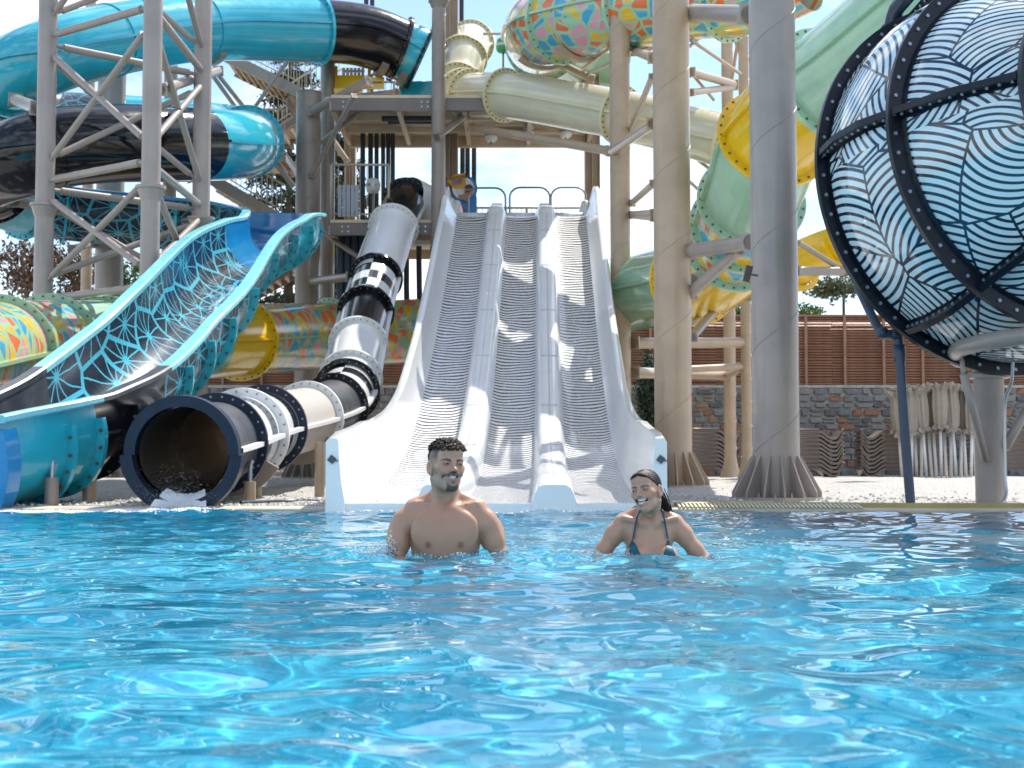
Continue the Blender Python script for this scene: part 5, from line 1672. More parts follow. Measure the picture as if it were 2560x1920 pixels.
def bush(name, label, cat, centre, rad, n, mat_, size, seed, trunk=None, clumps=14):
    """clumps of leaves spread through an uneven crown, on a trunk with limbs"""
    r = np.random.default_rng(seed)
    centre = np.asarray(centre, float)
    base = np.array((centre[0], centre[1], .05))
    t = thing(name, label, cat, base)
    cl = []
    while len(cl) < clumps:
        q = r.uniform(-1, 1, 3)
        if np.linalg.norm(q) < 1: cl.append(centre + q * rad)
    cl = np.array(cl)
    k = r.integers(clumps, size=n)
    pts = cl[k] + r.normal(size=(n, 3)) * np.asarray(rad) * r.uniform(.14, .30, clumps)[k][:, None]
    v, f = leaves(pts, size, seed + 1)
    mk('crown', v, f, LF[mat_], t, smooth=False)
    b = MB()
    tr = trunk or .07
    b.rod(base, centre - (0, 0, rad[2] * .4), tr, tr * .6, n=8)
    for q in cl[: min(12, clumps)]:
        b.rod(centre - (0, 0, rad[2] * .45), q, tr * .45, tr * .1, n=5)
    b.make('trunk', M['bark'], t, smooth=True)
    return t
def norfolk(label, x22, y_top, d, hgt, seed):
    r = np.random.default_rng(seed)
    top = Q(x22, y_top, d)
    t = thing('pine_tree', label, 'tree', (top[0], d, .05))
    b = MB(); b.rod((top[0], d, .05), top, .20, .03, n=10)
    pts = []
    z = top[2] - .2
    while z > 2.2:
        L = min(2.3, .35 + (top[2] - z) * .24)
        m_ = 6
        a0 = r.uniform(0, 6.28)
        for i in range(m_):
            a = a0 + 2 * math.pi * i / m_ + r.normal(0, .15)
            LL = L * r.uniform(.7, 1.1)
            p0 = np.array((top[0], d, z))
            dr = np.array((math.cos(a), math.sin(a), .05))
            p1 = p0 + dr * LL - (0, 0, .12 * LL)
            b.rod(p0, p1, .03, .008, n=5, cap=False)
            for s in np.linspace(.25, 1.0, 10):
                q = p0 + (p1 - p0) * s
                if r.random() < .30: continue
                for _ in range(20):
                    pts.append(q + r.normal(size=3) * np.array((.13, .13, .09)) + (0, 0, .04))
        z -= r.uniform(.42, .66)
    b.make('trunk', M['bark'], t, smooth=True)
    v, f = leaves(np.array(pts), .062, seed, 1.5)
    mk('crown', v, f, LF['pine'], t, smooth=False)
norfolk('tall open branched pine behind the stairs between coil and stout column', 628, 60, 38.5, 11, 5)
norfolk('pine showing between the slim taupe column and the square tan column', 728, 250, 40, 9, 6)
bush('brown_tree', 'brown leaved tree behind the lattice tower at far left', 'tree', Q(60, 585, 41), (1.5, 1.0, .85), 2600, 'brown', .075, 21, clumps=22)
bush('brown_tree', 'smaller brown leaved tree between the lattice legs at left', 'tree', Q(168, 605, 40), (.75, .8, .75), 1500, 'brown', .07, 22, clumps=16)
bush('green_tree', 'bright green bush seen between the fat grey column and lattice leg', 'bush', Q(275, 600, 41), (.7, .7, .7), 1800, 'green', .07, 23)
bush('olive_tree', 'loose pine branch with grey green needles left of the ball', 'tree', Q(1822, 622, 42), (.95, .8, .34), 1900, 'olive', .07, 24, clumps=18)
bush('green_tree', 'green bush tops over the fence beside the thick grey column', 'bush', Q(1745, 683, 40), (.8, .6, .30), 1200, 'green', .06, 25)
bush('green_tree', 'green bush tops over the fence behind the thin beige columns', 'bush', Q(1598, 672, 40), (.55, .6, .30), 1000, 'green', .06, 26)
bush('cypress', 'dark narrow conifer between the white slide and the thick beige column', 'tree', Q(1408, 860, 33.5), (.30, .35, .95), 3600, 'dark', .05, 27, clumps=40)
# ------------------------------------------------------------------ people: one continuous surface each, grown from a distance field
class Field:
    def __init__(s, xs, ys, zs):
        s.ax = [np.asarray(a, float) for a in (xs, ys, zs)]
        s.d = np.full([len(a) for a in s.ax], .5, np.float32)
    def box(s, lo, hi):
        sl = []
        for a, l, h in zip(s.ax, lo, hi):
            sl.append(slice(max(0, int(np.searchsorted(a, l)) - 1), min(len(a), int(np.searchsorted(a, h)) + 1)))
        return tuple(sl)
    def pts(s, sl):
        return np.meshgrid(*[a[q] for a, q in zip(s.ax, sl)], indexing='ij', sparse=True)
    def _put(s, sl, e, k, op):
        d = s.d[sl]
        if op == 'add':
            h = np.maximum(k - np.abs(d - e), 0) / max(k, 1e-6)
            s.d[sl] = np.minimum(d, e) - h * h * k * .25
        else:
            e = -e
            h = np.maximum(k - np.abs(d - e), 0) / max(k, 1e-6)
            s.d[sl] = np.maximum(d, e) + h * h * k * .25
    def ell(s, c, r, k=.02, op='add', rot=None):
        """ellipsoid; rot: 3x3, columns are its axes"""
        c = np.asarray(c, float); r = np.ones(3) * np.asarray(r, float)
        m = max(r) + k + .02
        sl = s.box(c - m, c + m)
        X, Y, Z = s.pts(sl)
        x, y, z = X - c[0], Y - c[1], Z - c[2]
        if rot is not None:
            q = np.asarray(rot)
            x, y, z = (q[0, j] * x + q[1, j] * y + q[2, j] * z for j in range(3))
        k0 = np.sqrt((x / r[0]) ** 2 + (y / r[1]) ** 2 + (z / r[2]) ** 2)
        k1 = np.sqrt((x / r[0] ** 2) ** 2 + (y / r[1] ** 2) ** 2 + (z / r[2] ** 2) ** 2)
        s._put(sl, (k0 * (k0 - 1) / np.maximum(k1, 1e-6)).astype(np.float32), k, op)
    def cap(s, a, b, r0, r1=None, k=.02, op='add'):
        a, b = np.asarray(a, float), np.asarray(b, float)
        r1 = r0 if r1 is None else r1
        m = max(r0, r1) + k + .02
        sl = s.box(np.minimum(a, b) - m, np.maximum(a, b) + m)
        X, Y, Z = s.pts(sl)
        u = b - a; L = u @ u
        t = np.clip(((X - a[0]) * u[0] + (Y - a[1]) * u[1] + (Z - a[2]) * u[2]) / L, 0, 1)
        e = np.sqrt((X - a[0] - u[0] * t) ** 2 + (Y - a[1] - u[1] * t) ** 2 + (Z - a[2] - u[2] * t) ** 2) - (r0 + (r1 - r0) * t)
        s._put(sl, e.astype(np.float32), k, op)
    def surface(s):
        d = s.d
        neg = d < 0
        nx, ny, nz = d.shape
        c = np.zeros((nx - 1, ny - 1, nz - 1), np.int8)
        for i in (0, 1):
            for j in (0, 1):
                for k in (0, 1): c += neg[i:nx - 1 + i, j:ny - 1 + j, k:nz - 1 + k]
        act = np.argwhere((c > 0) & (c < 8))
        idx = -np.ones(c.shape, np.int64); idx[tuple(act.T)] = np.arange(len(act))
        acc = np.zeros((len(act), 3)); cnt = np.zeros(len(act))
        cor = [(i, j, k) for i in (0, 1) for j in (0, 1) for k in (0, 1)]
        for p in cor:
            for axn in range(3):
                if p[axn]: continue
                q = list(p); q[axn] = 1
                A, B = act + p, act + q
                da, db = d[tuple(A.T)].astype(float), d[tuple(B.T)].astype(float)
                m = (da < 0) != (db < 0)
                t = np.where(m, da / np.where(m, da - db, 1), 0)
                PA = np.stack([s.ax[n][A[:, n]] for n in range(3)], 1); PB = np.stack([s.ax[n][B[:, n]] for n in range(3)], 1)
                acc += np.where(m[:, None], PA + (PB - PA) * t[:, None], 0); cnt += m
        v = acc / cnt[:, None]
        faces = []
        for axn in range(3):
            o = [0, 1, 2]; o.remove(axn)
            sl0 = [slice(None)] * 3; sl1 = [slice(None)] * 3
            sl0[axn] = slice(0, -1); sl1[axn] = slice(1, None)
            ch = neg[tuple(sl0)] != neg[tuple(sl1)]
            E = np.argwhere(ch)
            ok = np.ones(len(E), bool)
            for n in o: ok &= (E[:, n] > 0) & (E[:, n] < d.shape[n] - 1)
            E = E[ok]
            inside = neg[tuple(E.T)]
            quad = []
            for da_, db_ in ((-1, -1), (0, -1), (0, 0), (-1, 0)):
                q = E.copy(); q[:, o[0]] += da_; q[:, o[1]] += db_
                quad.append(idx[tuple(q.T)])
            F = np.stack(quad, 1)
            flip = inside if axn != 1 else ~inside
            F[~flip] = F[~flip][:, ::-1]
            faces.append(F)
        F = np.concatenate(faces)
        # two rounds of gentle smoothing
        for lam in (.5, -.35, .4):
            sm = np.zeros_like(v); n_ = np.zeros(len(v))
            for a, b_ in ((0, 1), (1, 2), (2, 3), (3, 0)):
                np.add.at(sm, F[:, a], v[F[:, b_]]); np.add.at(n_, F[:, a], 1)
                np.add.at(sm, F[:, b_], v[F[:, a]]); np.add.at(n_, F[:, b_], 1)
            v = v + lam * (sm / np.maximum(n_, 1)[:, None] - v)
        return v, F

def rotm(yaw, pitch, roll):
    return np.array(Matrix.Rotation(R(yaw), 3, 'Z') @ Matrix.Rotation(R(pitch), 3, 'X') @ Matrix.Rotation(R(roll), 3, 'Y'))
def axis_grid(lo, hi, flo, fhi, fine, coarse):
    return np.unique(np.round(np.concatenate([np.arange(lo, flo, coarse), np.arange(flo, fhi, fine), np.arange(fhi, hi, coarse)]), 5))

M_skin = {}
def skin_mat(name):
    m, nt, n, l, b = nodes_of(name)
    h = NB(nt)
    a = n.new('ShaderNodeAttribute'); a.attribute_name = 'tint'
    c = h.coord('Object')
    mott = h.step(h.noise(c, 14, 5, .6), .3, .7)
    col = h.mix(h.math('MULTIPLY', mott, .16), a.outputs['Color'], (.36, .17, .10))
    l.new(col, b.inputs['Base Color'])
    l.new(h.math('MULTIPLY_ADD', h.noise(c, 40, 4), .18, .24), b.inputs['Roughness'])
    b.inputs['Specular IOR Level'].default_value = .55
    b.inputs['Subsurface Weight'].default_value = .18
    b.inputs['Subsurface Radius'].default_value = (1.0, .35, .2)
    b.inputs['Subsurface Scale'].default_value = .012
    l.new(h.bump(h.noise(c, 160, 3), .12, .004), b.inputs['Normal'])
    return m
M['skin'] = skin_mat('skin')
M['hair'] = surf('dark_hair', (.016, .010, .008), .5, .25, .0, var=.4, vs=40)
M['tooth'] = surf('tooth_enamel', (.72, .70, .64), .2)
M['eye'] = surf('eye_white', (.34, .31, .29), .15)
M['iris'] = surf('dark_iris', (.02, .012, .008), .1)
M['shorts'] = surf('blue_swim_shorts', (.02, .10, .28), .7)
M['bikini'] = surf('teal_bikini', (.004, .085, .125), .55, .4, var=.15, vs=20, bump=.2)
M['mouth'] = surf('mouth_inside', (.10, .02, .02), .4)

def person(kind, label, world, hd, head_rot, P_):
    """local axes: x to the right of the picture, y away from the camera, z up from the water line"""
    f = kind == 'woman'
    xs = axis_grid(-.44, .44, hd[0] - .115, hd[0] + .115, .0026, .008)
    ys = axis_grid(-.34, .22, hd[1] - .15, hd[1] + .135, .0028, .008)
    zs = axis_grid(-1.30, hd[2] + .17, hd[2] - .15, hd[2] + .155, .0026, .0075)
    F = Field(xs, ys, zs)
    H = rotm(*head_rot)
    s = P_['head']                                   # head scale
    hw = P_['hw']
    def hp(x, y, z): return np.asarray(hd) + H @ (np.array((x * hw, y, z)) * s)
    def he(c, r, k=.02, op='add', rot=None): F.ell(hp(*c), np.asarray(r) * (hw, 1, 1) * s, k * s, op, H if rot is None else H @ rot)
    def hc(a, b, r0, r1=None, k=.015, op='add'): F.cap(hp(*a), hp(*b), r0 * s, (r0 if r1 is None else r1) * s, k * s, op)
    # ---- trunk and legs
    w = P_['sh']                                     # half shoulder width to the deltoid centre
    zsh = P_['zsh']
    F.ell((0, .035, zsh - .19), (w * (.74 if not f else .70), .105, .22), .03)
    F.ell((0, .04, zsh - .06), (w * .76, .09, .10), .03)
    F.cap((-w * .8, .04, zsh - .02), (w * .8, .04, zsh - .02), .052 if not f else .042, k=.03)
    F.ell((0, .03, zsh - .45), (w * (.80 if not f else .70), .10, .22), .06)
    F.ell((0, .04, zsh - .68), (w * (.82 if not f else .95), .115, .14), .06)
    hip = zsh - .75
    for sx in (-1, 1):
        F.cap((sx * .095, .03, hip), (sx * .11, .0, -.78), .088, .06, .04)
        F.cap((sx * .11, .0, -.78), (sx * .12, .05, -1.17), .058, .04, .03)
        F.cap((sx * .12, .06, -1.20), (sx * .13, -.12, -1.225), .040, .03, .03)
    # neck, trapezius, collar bones
    F.cap((P_['nx'], .045, zsh - .02), hp(0, .035, -.06), .056 if not f else .042, .053 if not f else .039, .025)
    for sx in (-1, 1):
        F.cap((sx * .035 + P_['nx'], .055, zsh + .065), (sx * w * .86, .045, zsh + .012), .030 if not f else .020, .030 if not f else .026, .035)
        F.cap((sx * .022 + P_['nx'], -.040, zsh + .004), (sx * w * .80, .004, zsh + .024), .009, .009, .03)
        F.cap((sx * .030, -.03, zsh + .0), hp(sx * .055, .02, -.06), .014, .012, .03)     # neck cords
    if not f:
        for sx in (-1, 1):
            F.ell((sx * .072, -.040, zsh - .105), (.082, .030, .085), .06)
            F.ell((sx * .122, .05, zsh - .19), (.034, .07, .13), .03)
            F.ell((sx * .074, -.092, zsh - .160), (.007, .006, .006), .008)
        F.cap((0, -.115, zsh - .02), (0, -.115, zsh - .20), .008, .008, .03, 'sub')
        F.cap((0, -.12, zsh - .26), (0, -.11, zsh - .45), .010, .010, .03, 'sub')
        F.ell((P_['nx'], -.072, zsh + .018), (.020, .018, .016), .02, 'sub')
    else:
        for sx in (-1, 1):
            F.ell((sx * .070, -.062, zsh - .155), (.056, .046, .056), .035)
        F.ell((P_['nx'], -.066, zsh + .012), (.018, .016, .014), .02, 'sub')
    # arms
    for sx, A in ((-1, P_['armL']), (1, P_['armR'])):
        sh, el, wr, hand = [np.asarray(q, float) for q in A]
        rs = (.054, .041, .039, .030) if not f else (.042, .034, .032, .022)
        F.ell(sh, (rs[0] * .98, rs[0] * 1.0, rs[0] * 1.3), .03)
        m1 = sh + (el - sh) * .5
        F.cap(sh, m1, rs[0] * .88, rs[0] * .82, .014); F.cap(m1, el, rs[0] * .84, rs[1], .03)
        if not f:
            F.ell(m1 + (0, -.016, .01), (.038, .036, .075), .03); F.ell(m1 + (.012 * sx, .02, .02), (.036, .034, .08), .03)
        F.ell(el, rs[1] * 1.04, .02)
        m2 = el + (wr - el) * .35
        F.cap(el, m2, rs[1] * .97, rs[1] * 1.02, .03); F.cap(m2, wr, rs[1] * 1.02, rs[3], .03)
        # hand: palm, four unequal fingers with a bend, thumb from the side of the palm
        u = hand - wr; L = np.linalg.norm(u); u /= L
        sidev = np.cross(u, (0, 0, 1.0)); sidev /= np.linalg.norm(sidev)
        dn = np.cross(sidev, u)
        hs = .92 if not f else .8
        F.ell(wr + u * .05 * hs, np.array((.042, .05, .018)) * hs, .015, 'add', np.stack([sidev, u, dn], 1))
        for q, (off, ln) in enumerate(((-.03, .062), (-.010, .075), (.011, .070), (.03, .055))):
            b0 = wr + (u * .085 + sidev * off) * hs
            b1 = b0 + (u * ln * .55 - dn * ln * .12 + sidev * off * .1) * hs
            b2 = b1 + (u * ln * .42 - dn * ln * .38) * hs
            F.cap(b0, b1, .0095 * hs, .0088 * hs, .006); F.cap(b1, b2, .0088 * hs, .007 * hs, .004)
        t0 = wr + (u * .03 + sidev * -.036 * sx) * hs
        t1 = t0 + (u * .035 - sidev * .032 * sx) * hs
        F.cap(t0, t1, .0125 * hs, .010 * hs, .012); F.cap(t1, t1 + (u * .034 - sidev * .004 * sx) * hs, .010 * hs, .008 * hs, .004)
    # ---- head
    he((0, .018, .030), (.0735, .094, .082), .01)
    he((0, -.030, -.020), (.060, .062, .088), .03)
    jw = P_['jaw']
    he((0, -.020, -.070), (jw, .060, .040), .02)
    he((0, -.070, -.098), (.022 if not f else .017, .019, .017), .028)
    hc((-jw * .95, .012, -.052), (-.016, -.066, -.100), .014, .012, .03); hc((jw * .95, .012, -.052), (.016, -.066, -.100), .014, .012, .03)
    he((0, -.070, .055), (.050, .026, .034), .03)                      # forehead
    hc((-.042, -.074, .0155), (-.012, -.087, .0125), .0095, .009, .014); hc((.042, -.074, .0155), (.012, -.087, .0125), .0095, .009, .014)   # brow ridges
    for sx in (-1, 1):
        he((sx * .048, -.054, -.016), (.018, .022, .015), .02)        # cheek bones
        he((sx * .038, -.070, -.034), (.014, .012, .013), .016)        # raised by the smile
    # eye sockets, lids
    for sx in (-1, 1):
        he((sx * .032, -.098, .0015), (.0175, .020, .0115), .010, 'sub')
        he((sx * .032, -.0775, .0005), (.0150, .0135, .0125), .006)
    # nose
    hc((0, -.088, .006), (0, -.108, -.024), .0078, .0098, .012)
    he((0, -.1105, -.0285), (.0115, .0115, .0098), .008)
    for sx in (-1, 1):
        he((sx * .0125, -.100, -.0310), (.0078, .0110, .0078), .007)
        he((sx * .0065, -.107, -.0395), (.0030, .0040, .0028), .003, 'sub')
    # mouth: smile opening between lips
    mw, mo = P_['mouth']
    cz = -.0605
    def mp(u_, z, y=-.094): return (u_ * mw, y + .034 * u_ * u_, cz + z + .0125 * u_ * u_)
    us = np.linspace(-1, 1, 9)
    he((0, -.084, cz), (mw * .95, .016, .022), .018)
    for a, b_ in zip(us[:-1], us[1:]):
        w0, w1 = (1 - a * a) ** .5, (1 - b_ * b_) ** .5
        hc(mp(a, mo * w0 * .9, -.096), mp(b_, mo * w1 * .9, -.096), .0030 + .0028 * w0, .0030 + .0028 * w1, .006)
        hc(mp(a, -mo * w0 * 1.1, -.094), mp(b_, -mo * w1 * 1.1, -.094), .0034 + .0036 * w0, .0034 + .0036 * w1, .006)
    for a, b_ in zip(us[:-1], us[1:]):
        w_ = max(.12, (1 - ((a + b_) / 2) ** 2) ** .5)
        hc(mp(a, 0, -.100), mp(b_, 0, -.100), mo * w_, mo * w_, .003, 'sub')
        hc(mp(a, 0, -.090), mp(b_, 0, -.090), mo * w_, mo * w_, .003, 'sub')
    for sx in (-1, 1):   # smile folds
        hc((sx * .019, -.101, -.036), (sx * (mw + .010), -.085, -.058), .0022, .0022, .008, 'sub')
    # ears
    for sx in (-1, 1):
        er = rotm(sx * -22, 0, 0)
        he((sx * .0775, .012, -.010), (.0085, .019, .032), .008, 'add', er)
        he((sx * .084, .005, -.006), (.0085, .0120, .0200), .004, 'sub', er)
        he((sx * .0725, .004, -.036), (.0075, .0095, .012), .008)
    v, Fc = F.surface()
    # ---- colour of the skin, painted point by point
    L_ = (v - np.asarray(hd)) @ H / s / (hw, 1, 1)                # head-local
    n = len(v)
    base = np.array(P_['skin'])
    col = np.tile(base, (n, 1))
    def blend(wt, c): col[:] = col * (1 - wt[:, None]) + np.array(c) * wt[:, None]
    head = L_[:, 2] > -.135
    front = L_[:, 1] < -.03
    x_, y_, z_ = L_[:, 0], L_[:, 1], L_[:, 2]
    def gauss(dx, dz, sx_, sz_): return np.exp(-(dx / sx_) ** 2 - (dz / sz_) ** 2) * head * front
    blend(.45 * gauss(np.abs(x_) - .045, z_ + .028, .022, .020), base * (1.05, .72, .68))      # cheeks
    blend(.40 * gauss(x_, z_ + .026, .014, .014), base * (1.05, .74, .70))                      # nose
    # lips
    uu = x_ / mw
    zc = cz + .0125 * uu * uu
    wv = np.sqrt(np.clip(1 - uu * uu, 0, 1))
    dzl = z_ - zc
    lip = (np.abs(uu) < 1.02) & head & front & (dzl < mo * wv * .95 + .0048 * (wv * .9 + .1)) & (dzl > -mo * wv * 1.1 - .0078 * (wv * .8 + .2)) & (y_ < -.07)
    blend(lip * .75, P_['lip'])
    deep = (np.abs(uu) < 1) & head & front & (np.abs(z_ - zc) < mo * wv * .9) & (y_ > (-.094 + .034 * uu * uu) + .004) & (y_ < -.055)
    blend(deep * 1.0, (.06, .015, .015))
    # eyes: lash line, lid shade
    for sx in (-1, 1):
        e = np.abs(x_ - sx * .032) < .0155
        blend(.40 * gauss(x_ - sx * .032, z_ - .001, .016, .011), base * (.70, .55, .50))
        op_ = P_['eye']
        lid = (np.abs(x_ - sx * .032) < .0150) & (np.abs(z_ - .0005 - .002 * sx * 0) < op_ * np.sqrt(np.clip(1 - ((x_ - sx * .032) / .0150) ** 2, 0, 1)) + .0016) & head & front & (y_ < -.06)
        blend(lid * .95, (.025, .015, .012))
    # brows
    for sx in (-1, 1):
        t = (np.abs(x_) * 1.0 - .012) / .040
        zb = .0140 + .0075 * np.sin(np.clip(t, 0, 1) * 2.2) - .004 * np.clip(t, 0, 1)
        th = (.0040 if f else .0046) * (1.05 - .7 * np.clip(t - .35, 0, 1))
        bw_ = (t > 0) & (t < 1.06) & (np.sign(x_) == sx) & head & front & (np.abs(z_ - zb) < th) & (y_ < -.045)
        blend(bw_ * .92, (.020, .014, .012))
    r_ = np.random.default_rng(3)
    if not f:
        st = head & (z_ < -.028) & (z_ > -.125) & (y_ < .03)
        blend(st * .16 * np.clip((-.02 - z_) / .03, 0, 1) + 0, (.10, .09, .085))           # shaved shade
        zm = -.0430 - .34 * np.maximum(np.abs(x_) - .010, 0)
        mus = head & front & (np.abs(x_) < .045) & (np.abs(z_ - zm) < .0085 - .045 * np.abs(x_)) & (y_ < -.06)
        blend(mus * .88, (.025, .018, .015))
        sd2 = head & front & (np.abs(np.abs(x_) - .0435) < .0035) & (z_ < -.052) & (z_ > -.066); blend(sd2 * .6, (.03, .02, .017))
        soul = head & front & (np.abs(x_) < .0075) & (z_ < -.0785) & (z_ > -.0875); blend(soul * .75, (.03, .02, .017))
        goat = head & (y_ < -.03) & (np.abs(x_) < .027) & (z_ < -.097 + 4 * x_ * x_ * 5) & (z_ > -.122) ; blend(goat * .88, (.025, .018, .015))
        # faded sides
        side = head & (np.abs(x_) > .035) & (z_ > -.02) & (z_ < .075) & ~((y_ < -.052))
        fade = np.clip((z_ + .008) / .042, 0, 1) * side * np.clip((y_ + .055) / .02, 0, 1)
        earz = (np.abs(x_) > .0745) & (z_ < .025)
        blend(fade * .88 * ~earz, (.020, .016, .015))
        back = head & (y_ > .05) & (z_ > -.05); blend(back * .85, (.02, .016, .015))
        for sx in (-1, 1):
            ar = np.exp(-((v[:, 0] - sx * .074) ** 2 + (v[:, 2] - (zsh - .160)) ** 2) / .0118 ** 2) * (v[:, 1] < -.03)
            blend(np.clip(ar * 1.4, 0, .85), (.17, .062, .048))
        mo_ = np.exp(-((v[:, 0] - .095) ** 2 + (v[:, 2] - (zsh + .02)) ** 2) / .004 ** 2) * (v[:, 1] < 0); blend(np.clip(mo_ * 1.4, 0, .9), (.05, .02, .015))
        red = np.exp(-((v[:, 0]) / .10) ** 2 - ((v[:, 2] - zsh + .05) / .06) ** 2) * (v[:, 1] < 0) * ~head; blend(red * .28, base * (1.1, .70, .66))
    else:
        mo_ = np.exp(-((v[:, 0] - .055) ** 2 + (v[:, 2] - (zsh + .005)) ** 2) / .004 ** 2) * (v[:, 1] < 0); blend(np.clip(mo_ * 1.4, 0, .9), (.06, .03, .02))
    for _ in range(2):
        sm = np.zeros_like(col); n_ = np.zeros(n)
        for a, b_ in ((0, 1), (1, 2), (2, 3), (3, 0)):
            np.add.at(sm, Fc[:, a], col[Fc[:, b_]]); np.add.at(n_, Fc[:, a], 1)
            np.add.at(sm, Fc[:, b_], col[Fc[:, a]]); np.add.at(n_, Fc[:, b_], 1)
        col = .55 * col + .45 * sm / np.maximum(n_, 1)[:, None]
    root = thing('person', label, 'person', world)
    wv_ = v + np.asarray(world)
    o = mk('body', wv_, Fc, M['skin'], root)
    at = o.data.attributes.new('tint', 'FLOAT_COLOR', 'POINT')
    at.data.foreach_set('color', np.concatenate([col, np.ones((n, 1))], 1).astype(np.float32).ravel())
    W = np.asarray(world)
    # eyes
    for sx in (-1, 1):
        op_ = P_['eye']
        c = hp(sx * .032, -.0785, .0005)
        pts, fc = [], []
        for k, t in enumerate(np.linspace(-1, 1, 9)):
            q = math.sqrt(max(0, 1 - t * t))
            for zq in (op_ * q, -op_ * q):
                xx = t * .0128
                yy = -math.sqrt(max(1e-8, .0148 ** 2 - xx ** 2 * .8 - zq ** 2))
                pts.append(W + hp(sx * .032 + xx, -.0778 + yy - .0004, .0005 + zq))
        for k in range(8): fc.append((2*k, 2*k+1, 2*k+3, 2*k+2))
        e = mk('eye', pts, fc, M['eye'], root)
        gx = P_['gaze']
        ip, if_ = [], []
        for k in range(12):
            a = 2 * math.pi * k / 12
            zq = max(-op_ * .95, min(op_ * .95, .0062 * math.sin(a)))
            xx = gx + .0062 * math.cos(a)
            yy = -math.sqrt(max(1e-8, .0148 ** 2 - xx ** 2 * .8 - zq ** 2))
            ip.append(W + hp(sx * .032 + xx, -.0778 + yy - .0009, .0005 + zq))
        mk('iris', ip, [tuple(range(12))], M['iris'], e)
    # teeth
    def tooth_row(z0, z1, half, cnt):
        b = MB()
        for i in range(cnt):
            ua, ub_ = [half * (2 * (i + q) / cnt - 1) for q in (.04, .96)]
            wA = (1 - ua * ua) ** .5; wB = (1 - ub_ * ub_) ** .5
            y0 = -.0925
            q = []
            for u_, w__ in ((ua, wA), (ub_, wB)):
                for z in (z1, z0): q.append(W + hp(u_ * mw, y0 + .029 * u_ * u_, cz + .0125 * u_ * u_ + z * max(.25, w__)))
            bk = [p_ + H @ np.array((0, .004, 0)) for p_ in q]
            b.add(q + bk, [(0, 1, 3, 2), (4, 6, 7, 5), (0, 4, 5, 1), (2, 3, 7, 6), (1, 5, 7, 3), (0, 2, 6, 4)])
        return b
    tr = tooth_row(mo * P_['teeth'][0], mo * 1.15, .98, 10)
    tr.make('upper_teeth', M['tooth'], root, kind='stuff')
    if f: tooth_row(-mo * 1.1, -mo * .30, .62, 8).make('lower_teeth', M['tooth'], root, kind='stuff')
    return root, v, Fc, hp, H, W, zsh, hd, s

# ---- the man
man, mv, mf, mhp, mH, mW, mz, mhd, ms = person('man', 'smiling man with wet dark curls moustache and goatee standing chest deep in the pool', (-.305, 6.58, 0.0), (.006, -.012, .402), (22, -5, 3),
    dict(head=1.02, hw=.985, sh=.175, zsh=.205, nx=.0, jaw=.046, mouth=(.0335, .0068), eye=.0023, gaze=.002, teeth=(-.75,), skin=(.48, .262, .17), lip=(.43, .18, .16),
         armL=((-.198, .03, .132), (-.236, .02, -.045), (-.150, -.20, -.075), (-.085, -.245, -.065)), armR=((.190, .03, .132), (.248, .05, -.02), (.262, -.16, -.10), (.250, -.25, -.12))))
# curls: many small coiled locks over the crown and fringe
b = MB()
r_ = np.random.default_rng(17)
cnt = 0
while cnt < 620:
    th = r_.uniform(0, 2 * math.pi); cz_ = r_.uniform(.05, 1)
    d3 = np.array((math.cos(th) * math.sqrt(1 - cz_ ** 2), math.sin(th) * math.sqrt(1 - cz_ ** 2), cz_))
    q = np.array((0, .012, .028)) + d3 * (.0765, .096 + .014 * max(0, -d3[1]), .087)
    if q[2] < .062 - .10 * max(0, -q[1] - .03) * .6: continue
    if q[2] < .070 and abs(q[0]) > .055: continue
    nrm = d3 / np.linalg.norm(d3)
    lift_ = r_.uniform(.0, .016)
    if q[1] < -.05: lift_ = r_.uniform(.002, .020)
    t1 = np.cross(nrm, r_.normal(size=3)); t1 /= np.linalg.norm(t1); t2 = np.cross(nrm, t1)
    R_ = r_.uniform(.0045, .0085); turns = r_.uniform(.8, 1.6); a0 = r_.uniform(0, 6.28)
    pts = []
    for t in np.linspace(0, 1, 9):
        a = a0 + t * turns * 2 * math.pi
        pts.append(mW + mhp(*(q + nrm * (lift_ + .008 * t) + (t1 * math.cos(a) + t2 * math.sin(a)) * R_ * (1 - .3 * t) + np.array((0, -.004, -.004)) * t)))
    b.path(pts, r_.uniform(.0011, .0019), 4); cnt += 1
hair = b.make('curly_hair', M['hair'], man, smooth=True)
def garment(root, v, Fc, W, sel, off, name, m):
    """cloth: the faces of the body inside sel, lifted along their normals"""
    fs = Fc[sel[Fc].all(1)]
    if len(fs) == 0: return
    tri = v[Fc]
    nr = np.cross(tri[:, 2] - tri[:, 0], tri[:, 3] - tri[:, 1])
    vn = np.zeros_like(v)
    for k in range(4): np.add.at(vn, Fc[:, k], nr)
    vn /= np.maximum(np.linalg.norm(vn, axis=1), 1e-12)[:, None]
    used = np.unique(fs); mp_ = -np.ones(len(v), int); mp_[used] = np.arange(len(used))
    return mk(name, v[used] + vn[used] * off + W, mp_[fs], m, root)
def head_local(v, hd, H, s, hw): return (v - np.asarray(hd)) @ H / s / (hw, 1, 1)
